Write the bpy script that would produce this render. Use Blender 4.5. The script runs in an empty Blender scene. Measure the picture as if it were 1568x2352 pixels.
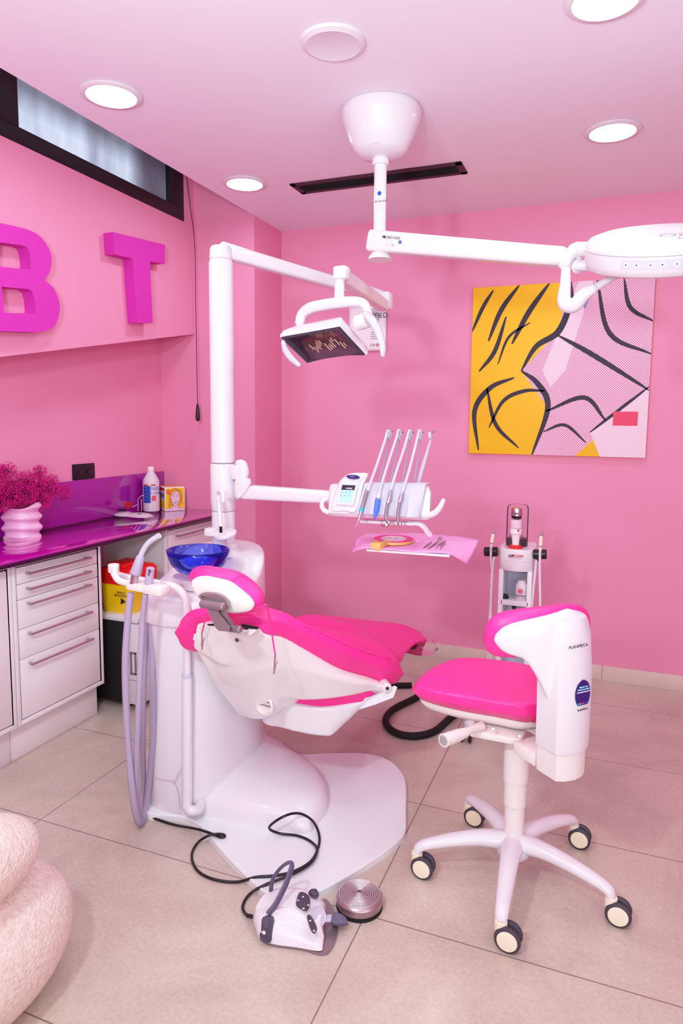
import bpy, bmesh, math, random
from mathutils import Vector as V, Matrix, Euler
random.seed(7)
C = bpy.context.scene.collection
PI = math.pi
# ------------------------------------------------------------------ camera frame (used to read real positions off the room)
F0, YAW, PITCH, ROLL, CX, CY, H = 1552.12, .375719, .10665, .009347, 784.0, 1131.6, 1.35
FW = V((-math.sin(YAW)*math.cos(PITCH), math.cos(YAW)*math.cos(PITCH), -math.sin(PITCH)))
_r = V((math.cos(YAW), math.sin(YAW), 0)); _u = _r.cross(FW)
RT = _r*math.cos(ROLL) + _u*math.sin(ROLL); UP = -_r*math.sin(ROLL) + _u*math.cos(ROLL)
EYE = V((0, 0, H))
def at(px, py, x=None, y=None, z=None):
    d = FW + RT*((px-CX)/F0) - UP*((py-CY)/F0)
    t = (x/d.x) if x is not None else (y/d.y) if y is not None else ((z-H)/d.z)
    return EYE + d*t
def ay(y, *pts): return [at(a, b, y=y) for a, b in pts]
def A3(*pts): return [at(a, b, y=c) for a, b, c in pts]
def az(z, *pts): return [at(a, b, z=z) for a, b in pts]

# ------------------------------------------------------------------ materials
def lin(c): return c/12.92 if c <= .04045 else ((c+.055)/1.055)**2.4
def rgb(r, g, b): return (lin(r/255), lin(g/255), lin(b/255), 1)
def mat(name, col, rough=.5, metal=0, coat=0, trans=0, ior=1.45, emit=0, ecol=None, noise=0, nscale=60, bump=0, bscale=200, alpha=1, spec=.5):
    m = bpy.data.materials.new(name); m.use_nodes = True
    nt = m.node_tree; b = nt.nodes['Principled BSDF']
    b.inputs['Base Color'].default_value = col
    b.inputs['Roughness'].default_value = rough
    b.inputs['Metallic'].default_value = metal
    b.inputs['Coat Weight'].default_value = coat
    b.inputs['Coat Roughness'].default_value = .08
    b.inputs['Transmission Weight'].default_value = trans
    b.inputs['IOR'].default_value = ior
    b.inputs['Alpha'].default_value = alpha
    b.inputs['Specular IOR Level'].default_value = spec
    if emit:
        b.inputs['Emission Color'].default_value = ecol or col
        b.inputs['Emission Strength'].default_value = emit
    tc = nt.nodes.new('ShaderNodeTexCoord')
    if noise:
        n = nt.nodes.new('ShaderNodeTexNoise'); n.inputs['Scale'].default_value = nscale; n.inputs['Detail'].default_value = 6
        mx = nt.nodes.new('ShaderNodeMix'); mx.data_type = 'RGBA'
        mx.inputs[6].default_value = tuple(c*(1-noise) for c in col[:3])+(1,)
        mx.inputs[7].default_value = tuple(min(1, c*(1+noise)) for c in col[:3])+(1,)
        nt.links.new(tc.outputs['Object'], n.inputs['Vector']); nt.links.new(n.outputs['Fac'], mx.inputs[0]); nt.links.new(mx.outputs[2], b.inputs['Base Color'])
    if bump:
        n2 = nt.nodes.new('ShaderNodeTexNoise'); n2.inputs['Scale'].default_value = bscale; n2.inputs['Detail'].default_value = 4
        bp = nt.nodes.new('ShaderNodeBump'); bp.inputs['Strength'].default_value = bump; bp.inputs['Distance'].default_value = .004
        nt.links.new(tc.outputs['Object'], n2.inputs['Vector']); nt.links.new(n2.outputs['Fac'], bp.inputs['Height']); nt.links.new(bp.outputs['Normal'], b.inputs['Normal'])
    return m
M = {}
M['wall'] = mat('pink_wall_paint', rgb(230, 142, 178), .62, noise=.02, nscale=3, bump=.05, bscale=90)
M['ceil'] = mat('pale_ceiling_paint', rgb(236, 228, 240), .7, noise=.01, nscale=2)
M['white'] = mat('white_enamel', rgb(226, 221, 229), .28, coat=.25, noise=.01, nscale=5)
M['plastic'] = mat('white_plastic', rgb(224, 217, 225), .38, noise=.01, nscale=8)
M['cream'] = mat('cream_plastic', rgb(232, 222, 220), .38, noise=.01, nscale=8)
M['shell'] = mat('glossy_white_shell', rgb(234, 226, 228), .18, coat=.6, noise=.01, nscale=5)
M['pink'] = mat('hot_pink_leatherette', rgb(250, 50, 148), .42, noise=.03, nscale=40, bump=.06, bscale=500)
M['thread'] = mat('pink_thread', rgb(205, 25, 105), .6, noise=.02)
M['lac'] = mat('white_cabinet_lacquer', rgb(242, 234, 238), .45, noise=.01, nscale=6)
M['gap'] = mat('dark_gap', rgb(60, 40, 52), .8, noise=.02)
M['steel'] = mat('brushed_steel', rgb(200, 185, 198), .28, metal=1, noise=.04, nscale=90)
M['chrome'] = mat('chrome', rgb(225, 215, 222), .08, metal=1, noise=.01)
M['greymet'] = mat('grey_satin_metal', rgb(150, 134, 142), .34, metal=.6, noise=.02)
M['hose'] = mat('lavender_grey_hose', rgb(172, 158, 186), .45, noise=.03)
M['lav'] = mat('lavender_panel', rgb(196, 194, 216), .4, noise=.01)
M['black'] = mat('black_plastic', rgb(22, 16, 22), .35, noise=.05)
M['matblack'] = mat('matt_black', rgb(14, 10, 14), .75, noise=.05)
M['slate'] = mat('slate_plastic', rgb(88, 80, 108), .45, noise=.03)
M['slatedk'] = mat('dark_slate', rgb(70, 62, 80), .5, noise=.03)
M['magenta'] = mat('magenta_foam', rgb(202, 40, 168), .75, noise=.08, nscale=60, bump=.15, bscale=260)
M['glassmag'] = mat('magenta_back_painted_glass', rgb(185, 6, 160), .04, coat=1, noise=.02, nscale=2)
M['glassedge'] = mat('dark_magenta_glass_edge', rgb(60, 0, 50), .15, noise=.03)
M['splash'] = mat('violet_glass_panel', rgb(155, 14, 150), .1, coat=.6, noise=.02, nscale=2)
def thin(name, tint, gloss, body=0, bcol=None):
    # clear sheet: tinted see-through plus a sharp reflection that grows at grazing angles
    m = bpy.data.materials.new(name); m.use_nodes = True; nt = m.node_tree; N = nt.nodes; L = nt.links
    for n in list(N):
        if n.type != 'OUTPUT_MATERIAL': N.remove(n)
    out = [n for n in N if n.type == 'OUTPUT_MATERIAL'][0]
    tr = N.new('ShaderNodeBsdfTransparent'); tr.inputs[0].default_value = tint
    gl = N.new('ShaderNodeBsdfGlossy'); gl.inputs[0].default_value = (1, .95, 1, 1); gl.inputs['Roughness'].default_value = .04
    lw = N.new('ShaderNodeLayerWeight'); lw.inputs[0].default_value = gloss
    mx = N.new('ShaderNodeMixShader'); L.new(lw.outputs['Fresnel'], mx.inputs[0]); L.new(tr.outputs[0], mx.inputs[1]); L.new(gl.outputs[0], mx.inputs[2])
    last = mx
    if body:
        df = N.new('ShaderNodeBsdfDiffuse'); df.inputs[0].default_value = bcol; m2 = N.new('ShaderNodeMixShader'); m2.inputs[0].default_value = body
        L.new(mx.outputs[0], m2.inputs[1]); L.new(df.outputs[0], m2.inputs[2]); last = m2
    L.new(last.outputs[0], out.inputs[0]); return m
M['clear'] = thin('clear_plastic', (.985, .96, .975, 1), .06, .02, rgb(240, 225, 235))
M['clearpink'] = thin('clear_guard_plastic', (.985, .94, .955, 1), .08, .05, rgb(235, 190, 205))
M['blueglass'] = thin('cobalt_blue_glass', (.42, .52, .98, 1), .25, .12, rgb(15, 40, 225))
M['water'] = mat('pale_powder', rgb(240, 205, 225), .5, noise=.03)
M['red'] = mat('red_plastic', rgb(225, 25, 25), .35, noise=.03)
M['yellow'] = mat('yellow_plastic', rgb(250, 205, 10), .4, noise=.02)
M['paper'] = mat('pink_paper_drape', rgb(246, 165, 222), .75, noise=.03, nscale=30, bump=.1, bscale=60)
M['label'] = mat('white_label', rgb(245, 238, 245), .5, noise=.01)
M['ink'] = mat('dark_ink', rgb(40, 30, 50), .6, noise=.02)
M['greyink'] = mat('pale_grey_ink', rgb(190, 180, 190), .6, noise=.02)
M['redink'] = mat('red_ink', rgb(205, 30, 50), .6, noise=.02)
M['blueink'] = mat('blue_ink', rgb(35, 70, 175), .5, noise=.02)
M['navy'] = mat('navy_sticker', rgb(45, 15, 105), .4, noise=.02)
M['bluegrip'] = mat('blue_silicone', rgb(62, 110, 225), .45, noise=.02)
M['cyan'] = mat('cyan_ring', rgb(30, 170, 200), .4, noise=.02)
M['wood'] = mat('pale_wood', rgb(226, 170, 95), .5, noise=.15, nscale=25)
M['vase'] = mat('glazed_pink_ceramic', rgb(244, 190, 224), .25, coat=.4, noise=.02)
M['flower'] = mat('magenta_dried_blossom', rgb(205, 0, 125), .8, noise=.25, nscale=90)
M['boucle'] = mat('pale_pink_boucle', rgb(240, 206, 196), .95, noise=.38, nscale=95, bump=1, bscale=130)
M['orange'] = mat('orange_red_acrylic', rgb(190, 20, 10), .2, trans=.2, noise=.02)
M['tyre'] = mat('dark_rubber', rgb(62, 55, 68), .5, noise=.03)
M['ivory'] = mat('ivory_plastic', rgb(244, 232, 205), .4, noise=.01)
M['lamp'] = mat('glowing_diffuser', rgb(255, 255, 255), .5, emit=9, ecol=(1, .96, 1, 1))
M['socket'] = mat('black_socket', rgb(18, 10, 18), .4, noise=.02)
M['vent'] = mat('dark_maroon_vent', rgb(62, 22, 42), .6, noise=.03)
M['alu'] = mat('dark_window_frame', rgb(20, 14, 20), .45, noise=.03)
M['skin'] = mat('printed_pale_pink', rgb(240, 205, 225), .5, noise=.01)
M['screen'] = mat('lit_screen_cyan', rgb(150, 205, 225), .25, emit=.35, ecol=rgb(150, 210, 235))
M['led'] = mat('green_led', rgb(160, 255, 190), .3, emit=1.5)
M['mirror'] = mat('dark_reflector', rgb(70, 55, 72), .12, metal=.7, noise=.03)

# ------------------------------------------------------------------ mesh helpers
WL = {}
def bm_new(): return bmesh.new()
def obj(name, bm, m, parent=None, sharp=40, smooth=True):
    me = bpy.data.meshes.new(name)
    bmesh.ops.remove_doubles(bm, verts=bm.verts, dist=1e-6)
    bmesh.ops.recalc_face_normals(bm, faces=bm.faces)
    if parent is None:
        xs = [v.co for v in bm.verts]
        org = V(((min(c.x for c in xs)+max(c.x for c in xs))/2, (min(c.y for c in xs)+max(c.y for c in xs))/2, min(c.z for c in xs)))
    else: org = WL[parent.name]
    bmesh.ops.translate(bm, verts=bm.verts, vec=-org)
    bm.to_mesh(me); bm.free()
    for mm in (m if isinstance(m, (list, tuple)) else [m]): me.materials.append(mm)
    if smooth:
        me.polygons.foreach_set('use_smooth', [True]*len(me.polygons)); me.set_sharp_from_angle(angle=math.radians(sharp))
    o = bpy.data.objects.new(name, me); C.objects.link(o)
    if parent is None: o.location = org; WL[o.name] = org
    else: o.parent = parent; WL[o.name] = org
    return o
def thing(name, label, cat, loc, group=None):
    o = bpy.data.objects.new(name, None); o.empty_display_size = .05; C.objects.link(o); o.location = loc
    WL[o.name] = V(loc); return tag(o, label, cat, group)
def tag(o, label, cat, group=None):
    o['label'] = label; o['category'] = cat
    if group: o['group'] = group
    return o
def struct(name, bm, m, **k):
    o = obj(name, bm, m, **k); o['kind'] = 'structure'; return o
def frame(axis, up=None):
    z = V(axis).normalized(); t = V(up) if up is not None else (V((0, 0, 1)) if abs(z.z) < .9 else V((0, 1, 0)))
    x = t.cross(z).normalized(); y = z.cross(x)
    return x, y, z
def box(bm, c, s, bev=0, axes=None, seg=2, mi=0):
    g = bmesh.ops.create_cube(bm, size=1); vs = g['verts']
    ax = axes or (V((1, 0, 0)), V((0, 1, 0)), V((0, 0, 1)))
    for v in vs: v.co = V((v.co.x*s[0], v.co.y*s[1], v.co.z*s[2]))
    if bev:
        es = list({e for v in vs for e in v.link_edges})
        r = bmesh.ops.bevel(bm, geom=es, offset=bev, segments=seg, affect='EDGES', profile=.5)
        vs = list({v for f in r['faces'] for v in f.verts} | {v for v in vs if v.is_valid})
    c = V(c)
    for v in vs: v.co = c + ax[0]*v.co.x + ax[1]*v.co.y + ax[2]*v.co.z
    if mi:
        for f in {f for v in vs for f in v.link_faces}: f.material_index = mi
    return vs
def bx(bm, x0, x1, y0, y1, z0, z1, bev=0): return box(bm, ((x0+x1)/2, (y0+y1)/2, (z0+z1)/2), (abs(x1-x0), abs(y1-y0), abs(z1-z0)), bev)
def beam(bm, p, q, w, h, bev=0, up=(0, 0, 1)):
    p, q = V(p), V(q); x, y, z = frame(q-p, up)
    return box(bm, (p+q)/2, (w, h, (q-p).length), bev, (x, y, z))
def smooth_path(pts, n=8, closed=False):
    P = [V(p) for p in pts]; out = []; L = len(P)
    rng = range(L) if closed else range(L-1)
    for i in rng:
        p0 = P[(i-1) % L] if (closed or i > 0) else P[0]*2-P[1]
        p1 = P[i]; p2 = P[(i+1) % L]
        p3 = P[(i+2) % L] if (closed or i+2 < L) else P[-1]*2-P[-2]
        for k in range(n):
            t = k/n
            out.append(.5*((2*p1)+(p2-p0)*t+(2*p0-5*p1+4*p2-p3)*t*t+(3*p1-p0-3*p2+p3)*t**3))
    if not closed: out.append(P[-1].copy())
    return out
def loft(bm, rings, closed=True, cap=True, mi=0):
    R = [[bm.verts.new(p) for p in r] for r in rings]; n = len(R[0]); fs = []
    for a, b in zip(R, R[1:]):
        for i in range(n if closed else n-1):
            j = (i+1) % n
            try: fs.append(bm.faces.new((a[i], a[j], b[j], b[i])))
            except ValueError: pass
    if cap and closed:
        for r in (R[0], R[-1]):
            try: fs.append(bm.faces.new(r))
            except ValueError: pass
    for f in fs: f.material_index = mi
    return R
def tube(bm, pts, r, seg=12, sm=True, n=8, sx=1, sy=1, up=None, cap=True, rnd=False, mi=0):
    P = [V(p) for p in pts]; rr = r if isinstance(r, (list, tuple)) else [r]*len(P)
    if sm and len(P) > 2:
        Q = smooth_path(P, n); RR = []
        for i in range(len(P)-1):
            for k in range(n): RR.append(rr[i]+(rr[i+1]-rr[i])*k/n)
        RR.append(rr[-1]); P, rr = Q, RR
    if rnd:
        a = (P[0]-P[1]).normalized(); b = (P[-1]-P[-2]).normalized()
        P = [P[0]+a*rr[0]*.9, P[0]+a*rr[0]*.6]+P+[P[-1]+b*rr[-1]*.6, P[-1]+b*rr[-1]*.9]
        rr = [rr[0]*.25, rr[0]*.75]+list(rr)+[rr[-1]*.75, rr[-1]*.25]
    T = []
    for i in range(len(P)):
        t = (P[min(i+1, len(P)-1)]-P[max(i-1, 0)]); T.append(t.normalized() if t.length > 1e-9 else V((0, 0, 1)))
    x, y, _ = frame(T[0], up); rings = []
    for i, p in enumerate(P):
        x = (x-T[i]*x.dot(T[i])); x.normalize(); y = T[i].cross(x)
        rings.append([p+(x*math.cos(2*PI*k/seg)*sx+y*math.sin(2*PI*k/seg)*sy)*rr[i] for k in range(seg)])
    loft(bm, rings, True, cap, mi)
def lathe(bm, prof, org, axis=(0, 0, 1), seg=40, mi=0, up=None):
    x, y, z = frame(axis, up); o = V(org); rings = []
    loft(bm, [[o+z*h+(x*math.cos(2*PI*k/seg)+y*math.sin(2*PI*k/seg))*max(r, 1e-5) for k in range(seg)] for r, h in prof], True, True, mi)
def cyl(bm, p, q, r, seg=20, bev=0, r2=None, mi=0):
    p, q = V(p), V(q); L = (q-p).length; r2 = r if r2 is None else r2
    pr = [(r-bev, 0), (r, bev), (r2, L-bev), (r2-bev, L)] if bev else [(r, 0), (r2, L)]
    lathe(bm, [(1e-5, 0)]+pr+[(1e-5, L)], p, q-p, seg, mi)
def sphere(bm, c, r, sx=1, sy=1, sz=1, seg=12):
    pr = [(math.sin(PI*i/8), -math.cos(PI*i/8)) for i in range(9)]
    x, y, z = V((1, 0, 0)), V((0, 1, 0)), V((0, 0, 1)); c = V(c)
    loft(bm, [[c+V((math.cos(2*PI*k/seg)*max(a, 1e-4)*r*sx, math.sin(2*PI*k/seg)*max(a, 1e-4)*r*sy, h*r*sz)) for k in range(seg)] for a, h in pr])
def prism(bm, poly, n, th, bev=0):
    n = V(n).normalized()*th
    loft(bm, [[V(p) for p in poly], [V(p)+n for p in poly]])
def centroid(P): return sum((V(p) for p in P), V())/len(P)
def inset(P, d):
    c = centroid(P); n = len(P); N = V()
    for i in range(n): N += (P[i]-c).cross(P[(i+1) % n]-c)
    N.normalize(); out = []
    for i in range(n):
        t = (P[(i+1) % n]-P[i-1])
        if t.length < 1e-9: out.append(P[i]); continue
        out.append(P[i]+N.cross(t.normalized())*d)
    return out
def pad(bm, top, bot, bulge=.01, r=.02, dome=.01, n=5, bdome=0, sm=True):
    """a cushion or moulded shell between an upper and a lower outline (same number of points)"""
    if sm: top = smooth_path(top, n, True); bot = smooth_path(bot, n, True)
    top = [V(p) for p in top]; bot = [V(p) for p in bot]
    ct, cb = centroid(top), centroid(bot); ax = (ct-cb).normalized()
    rings = []
    def sc(P, c, k, up): return [c+(p-c)*k+ax*up for p in P]
    ti = inset(top, r); bi = inset(bot, r)
    for k in (.02, .3, .6, .85): rings.append(sc(ti, ct, k, dome*(1-k*k)+r*.0))
    rings.append(ti)
    mx = lambda a, b, t: [p+(q-p)*t for p, q in zip(a, b)]
    t1 = inset(top, r*.3)
    rings.append([p-ax*(r*.12) for p in t1])
    h = (ct-cb).length
    f = min(.45, r/h*.9) if h > 0 else .3
    side = mx(top, bot, f); rings.append(side)
    rings.append(inset(mx(top, bot, .5), -bulge))
    rings.append(mx(top, bot, 1-f))
    rings.append([p+ax*(r*.12) for p in inset(bot, r*.3)])
    rings.append(bi)
    for k in (.7, .3, .02): rings.append(sc(bi, cb, k, -bdome*(1-k*k)))
    loft(bm, rings)
def soft(o, vox=.006, it=6, f=.6):
    r = o.modifiers.new('r', 'REMESH'); r.mode = 'VOXEL'; r.voxel_size = vox; r.use_smooth_shade = True
    s = o.modifiers.new('s', 'SMOOTH'); s.factor = f; s.iterations = it
    return o
def wrapto(o, tgt):
    w = o.modifiers.new('w', 'SHRINKWRAP'); w.target = tgt; w.wrap_method = 'NEAREST_SURFACEPOINT'; w.wrap_mode = 'OUTSIDE_SURFACE'; w.offset = .0004
    return o
def text(name, s, parent, c, right, up, size, m, ext=.0004, align='CENTER', bold=0, sx=1):
    cu = bpy.data.curves.new(name, 'FONT'); cu.body = s; cu.size = size; cu.extrude = ext; cu.align_x = align; cu.align_y = 'CENTER'; cu.offset = bold
    o = bpy.data.objects.new(name, cu); C.objects.link(o)
    bpy.context.view_layer.update()
    me = bpy.data.meshes.new_from_object(o); bpy.data.objects.remove(o)
    R = V(right).normalized(); U = (V(up)-R*R.dot(V(up))).normalized(); N = R.cross(U); org = WL[parent.name]
    for v in me.vertices: v.co = V(c)+R*v.co.x*sx+U*v.co.y+N*v.co.z-org
    me.materials.clear(); me.materials.append(m); me.name = name
    q = bpy.data.objects.new(name, me); C.objects.link(q); q.parent = parent; WL[q.name] = org
    return q
def disc(bm, c, n, r, th=.001, seg=24, sx=1): 
    x, y, z = frame(n)
    loft(bm, [[V(c)+z*h+(x*math.cos(2*PI*k/seg)*sx+y*math.sin(2*PI*k/seg))*r for k in range(seg)] for h in (0, th)])
# ------------------------------------------------------------------ camera
cam = bpy.data.cameras.new('camera'); co = bpy.data.objects.new('camera', cam); C.objects.link(co)
cam.sensor_fit = 'VERTICAL'; cam.sensor_height = 36; cam.sensor_width = 24; cam.lens = F0*36/2352
cam.shift_y = -(1176-CY)/2352
co.matrix_world = Matrix(((RT.x, UP.x, -FW.x, 0), (RT.y, UP.y, -FW.y, 0), (RT.z, UP.z, -FW.z, H), (0, 0, 0, 1)))
cam.clip_start = .01
bpy.context.scene.camera = co

# ------------------------------------------------------------------ the room
YB, ZC, XS, YP = 3.717, 2.458, -1.863, 3.384     # back wall, ceiling, slot edge, pier face
XB, XN, YF, XR = -2.248, -2.491, -1.7, 1.9        # bulkhead face, niche wall, wall behind, right wall
def tile_mat():
    m = bpy.data.materials.new('greige_floor_tiles'); m.use_nodes = True; nt = m.node_tree; N = nt.nodes; L = nt.links
    b = N['Principled BSDF']; b.inputs['Roughness'].default_value = .34
    g = N.new('ShaderNodeNewGeometry'); sp = N.new('ShaderNodeSeparateXYZ'); L.new(g.outputs['Position'], sp.inputs[0])
    def line(out, off, per):
        a = N.new('ShaderNodeMath'); a.operation = 'ADD'; a.inputs[1].default_value = -off+per*20; L.new(out, a.inputs[0])
        d = N.new('ShaderNodeMath'); d.operation = 'PINGPONG'; d.inputs[1].default_value = per/2; L.new(a.outputs[0], d.inputs[0])
        k = N.new('ShaderNodeMath'); k.operation = 'LESS_THAN'; k.inputs[1].default_value = .0018; L.new(d.outputs[0], k.inputs[0]); return k
    l1 = line(sp.outputs[0], -.561, 1.163); l2 = line(sp.outputs[1], 1.63, .5825)
    mx = N.new('ShaderNodeMath'); mx.operation = 'MAXIMUM'; L.new(l1.outputs[0], mx.inputs[0]); L.new(l2.outputs[0], mx.inputs[1])
    n1 = N.new('ShaderNodeTexNoise'); n1.inputs['Scale'].default_value = 2.2; n1.inputs['Detail'].default_value = 8; n1.inputs['Roughness'].default_value = .65; n1.inputs['Distortion'].default_value = .8
    n2 = N.new('ShaderNodeTexNoise'); n2.inputs['Scale'].default_value = 90; n2.inputs['Detail'].default_value = 3
    L.new(g.outputs['Position'], n1.inputs['Vector']); L.new(g.outputs['Position'], n2.inputs['Vector'])
    cr = N.new('ShaderNodeValToRGB'); cr.color_ramp.elements[0].position = .3; cr.color_ramp.elements[0].color = rgb(178, 162, 150)
    cr.color_ramp.elements[1].position = .72; cr.color_ramp.elements[1].color = rgb(208, 194, 180); L.new(n1.outputs['Fac'], cr.inputs[0])
    m1 = N.new('ShaderNodeMix'); m1.data_type = 'RGBA'; m1.blend_type = 'OVERLAY'; m1.inputs[0].default_value = .22; L.new(cr.outputs[0], m1.inputs[6]); L.new(n2.outputs['Fac'], m1.inputs[7])
    m2 = N.new('ShaderNodeMix'); m2.data_type = 'RGBA'; L.new(mx.outputs[0], m2.inputs[0]); L.new(m1.outputs[2], m2.inputs[6]); m2.inputs[7].default_value = rgb(128, 104, 100)
    L.new(m2.outputs[2], b.inputs['Base Color'])
    return m
M['tile'] = tile_mat()
def slab(name, x0, x1, y0, y1, z0, z1, m):
    bm = bm_new(); bx(bm, x0, x1, y0, y1, z0, z1); return struct(name, bm, m, smooth=False)
slab('floor', -2.7, XR+.1, YF-.1, YB+.1, -.1, 0, M['tile'])
slab('wall_back', -1.95, XR+.1, YB, YB+.1, 0, 2.9, M['wall'])
slab('wall_right', XR, XR+.1, YF, YB, 0, 2.9, M['wall'])
slab('wall_front', -2.7, XR+.1, YF-.1, YF, 0, 2.9, M['wall'])
slab('wall_left', -2.6, XN, YF, YP, 0, 2.0, M['wall'])
slab('wall_pier', -2.6, XS, YP, YB, 0, 2.9, M['wall'])
slab('ceiling', XS, XR, YF, YB, ZC, ZC+.2, M['ceil'])
slab('ceiling', -2.7, XS, YF, YB, 2.9, 3.0, M['wall'])
# bulkhead over the counter, its lower edge sloping up towards the back
bm = bm_new()
prof = [(YF, 1.36), (.8, 1.38), (1.3, 1.455), (2.02, 1.586), (2.43, 1.662), (YP, 1.838)]
top = [(YP, 2.435), (YF, 2.435)]
loft(bm, [[V((x, y, z)) for y, z in prof+top] for x in (XB, -2.6)])
struct('wall_bulkhead', bm, M['wall'], smooth=False)
slab('wall_window_side', -2.6, XB, 3.295, YP, 2.435, 2.9, M['wall'])
slab('wall_above_window', -2.6, XB, YF, 3.295, 2.80, 2.9, M['wall'])
# window with a black frame
bm = bm_new()
for y0, y1, z0, z1 in ((YF, 3.295, 2.435, 2.505), (YF, 3.295, 2.74, 2.80), (3.165, 3.295, 2.505, 2.74), (1.86, 2.165, 2.505, 2.74), (.3, .42, 2.505, 2.74)):
    bx(bm, XB-.005, XB-.075, y0, y1, z0, z1, .003)
w = struct('window_1', bm, M['alu'])
def pane_mat():
    m = bpy.data.materials.new('frosted_daylight_pane'); m.use_nodes = True; nt = m.node_tree; N = nt.nodes; L = nt.links; b = N['Principled BSDF']
    b.inputs['Roughness'].default_value = .25; b.inputs['Base Color'].default_value = rgb(90, 95, 110)
    g = N.new('ShaderNodeNewGeometry'); mp = N.new('ShaderNodeMapping'); mp.inputs['Scale'].default_value = (1, 4, 1.0); L.new(g.outputs['Position'], mp.inputs[0])
    n = N.new('ShaderNodeTexNoise'); n.inputs['Scale'].default_value = 1.5; n.inputs['Detail'].default_value = 3; L.new(mp.outputs[0], n.inputs['Vector'])
    sp = N.new('ShaderNodeSeparateXYZ'); L.new(g.outputs['Position'], sp.inputs[0])
    mr = N.new('ShaderNodeMapRange'); mr.inputs[1].default_value = 2.68; mr.inputs[2].default_value = 2.58; mr.inputs[3].default_value = .25; mr.inputs[4].default_value = 1; L.new(sp.outputs[2], mr.inputs[0])
    my = N.new('ShaderNodeMapRange'); my.inputs[1].default_value = 2.98; my.inputs[2].default_value = 2.86; my.inputs[3].default_value = .12; my.inputs[4].default_value = 1; L.new(sp.outputs[1], my.inputs[0])
    a = N.new('ShaderNodeMath'); a.operation = 'MULTIPLY'; L.new(mr.outputs[0], a.inputs[0]); L.new(my.outputs[0], a.inputs[1])
    nn = N.new('ShaderNodeMapRange'); nn.inputs[1].default_value = .3; nn.inputs[2].default_value = .7; nn.inputs[3].default_value = .35; nn.inputs[4].default_value = 1.05; L.new(n.outputs['Fac'], nn.inputs[0])
    c = N.new('ShaderNodeMath'); c.operation = 'MULTIPLY'; L.new(a.outputs[0], c.inputs[0]); L.new(nn.outputs[0], c.inputs[1])
    L.new(c.outputs[0], b.inputs['Emission Strength']); b.inputs['Emission Color'].default_value = rgb(205, 220, 250)  # daylight glow, dimmer toward top and far end, painted as emission
    return m
bm = bm_new()
for y0, y1 in ((2.165, 3.165), (.42, 1.86)): bx(bm, XB-.03, XB-.04, y0, y1, 2.505, 2.74)
p = obj('window_pane', bm, pane_mat(), w, smooth=False)
# tile baseboards
def board(name, pts):
    bm = bm_new()
    for a, b, t in pts: pass
bm = bm_new(); x = XS
for k in range(7):
    x1 = min(XR, -.56+.5825*(k-1)); 
    if x1 > x: bx(bm, x, x1-.0015, YB-.012, YB+.01, 0, .078, .0012); x = x1
M['base'] = mat('greige_baseboard_tile', rgb(214, 194, 184), .4, noise=.08, nscale=9)
struct('baseboard_back', bm, M['base'])
bm = bm_new(); bx(bm, XS-.01, XS+.012, YP-.012, YB, 0, .078, .0012); bx(bm, -2.48, XS+.012, YP-.012, YP+.01, 0, .078, .0012)
struct('baseboard_left', bm, M['base'])
# ------------------------------------------------------------------ ceiling fittings
for (x, y, lb) in ((-1.649, 1.99, 'round glowing recessed downlight over the window side, large and near'), (-1.655, 2.916, 'round glowing recessed downlight nearest the pier at the far left'),
                (-.045, 2.895, 'round glowing recessed downlight above the yellow and pink painting'), (-.065, 2.02, 'round glowing recessed downlight cut off by the top edge')):
    t = thing('recessed_downlight', lb, 'ceiling light', (x, y, ZC), 'recessed ceiling downlights')
    bm = bm_new(); lathe(bm, [(.082, .0), (.103, -.001), (.105, -.004), (.1, -.008), (.084, -.010), (.082, -.002)], (x, y, ZC), seg=48); obj('trim_ring', bm, M['plastic'], t)
    bm = bm_new(); lathe(bm, [(1e-5, -.006), (.083, -.006), (.083, 0), (1e-5, 0)], (x, y, ZC), seg=48); obj('diffuser', bm, M['lamp'], t)
t = thing('ceiling_speaker', 'flat round white ceiling speaker with a small red mark in its centre', 'speaker', (-.812, 1.958, ZC))
bm = bm_new(); lathe(bm, [(.074, -.012), (.08, -.014), (.094, -.008), (.097, 0), (.07, 0)], (-.812, 1.958, ZC), seg=48); obj('rim', bm, M['plastic'], t)
bm = bm_new(); lathe(bm, [(1e-5, -.008), (.075, -.008), (.075, 0), (1e-5, 0)], (-.812, 1.958, ZC), seg=48); obj('grille', bm, mat('speaker_mesh', rgb(228, 226, 240), .6, noise=.06, nscale=700), t)
bm = bm_new(); box(bm, (-.812, 1.958, ZC-.0085), (.017, .014, .002)); q = obj('badge', bm, M['redink'], t); q['label'] = 'small red badge'
text('badge_lettering', '+D', t, (-.812, 1.958, ZC-.0098), (1, 0, 0), (0, -1, 0), .009, M['label'])
# linear air vent
t = thing('ceiling_vent', 'long narrow dark maroon slot vent recessed in the ceiling', 'air vent', (-1.05, 3.07, ZC))
x0, x1, y0, y1 = -1.462, -.647, 3.0, 3.143
bm = bm_new(); bx(bm, x0, x1, y0, y0+.028, ZC-.006, ZC+.001, .001); bx(bm, x0, x1, y1-.028, y1, ZC-.006, ZC+.001, .001); bx(bm, x0, x0+.028, y0, y1, ZC-.006, ZC+.001, .001); bx(bm, x1-.028, x1, y0, y1, ZC-.006, ZC+.001, .001)
obj('frame', bm, M['vent'], t)
bm = bm_new(); bx(bm, x0+.02, x1-.02, y0+.02, y1-.02, ZC-.002, ZC-.0005); obj('backing', bm, M['matblack'], t)
for k in range(5):
    bm = bm_new(); box(bm, (-1.0545, y0+.036+k*.018, ZC-.004), (x1-x0-.056, .002, .008)); obj('slat', bm, M['matblack'], t)

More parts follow.
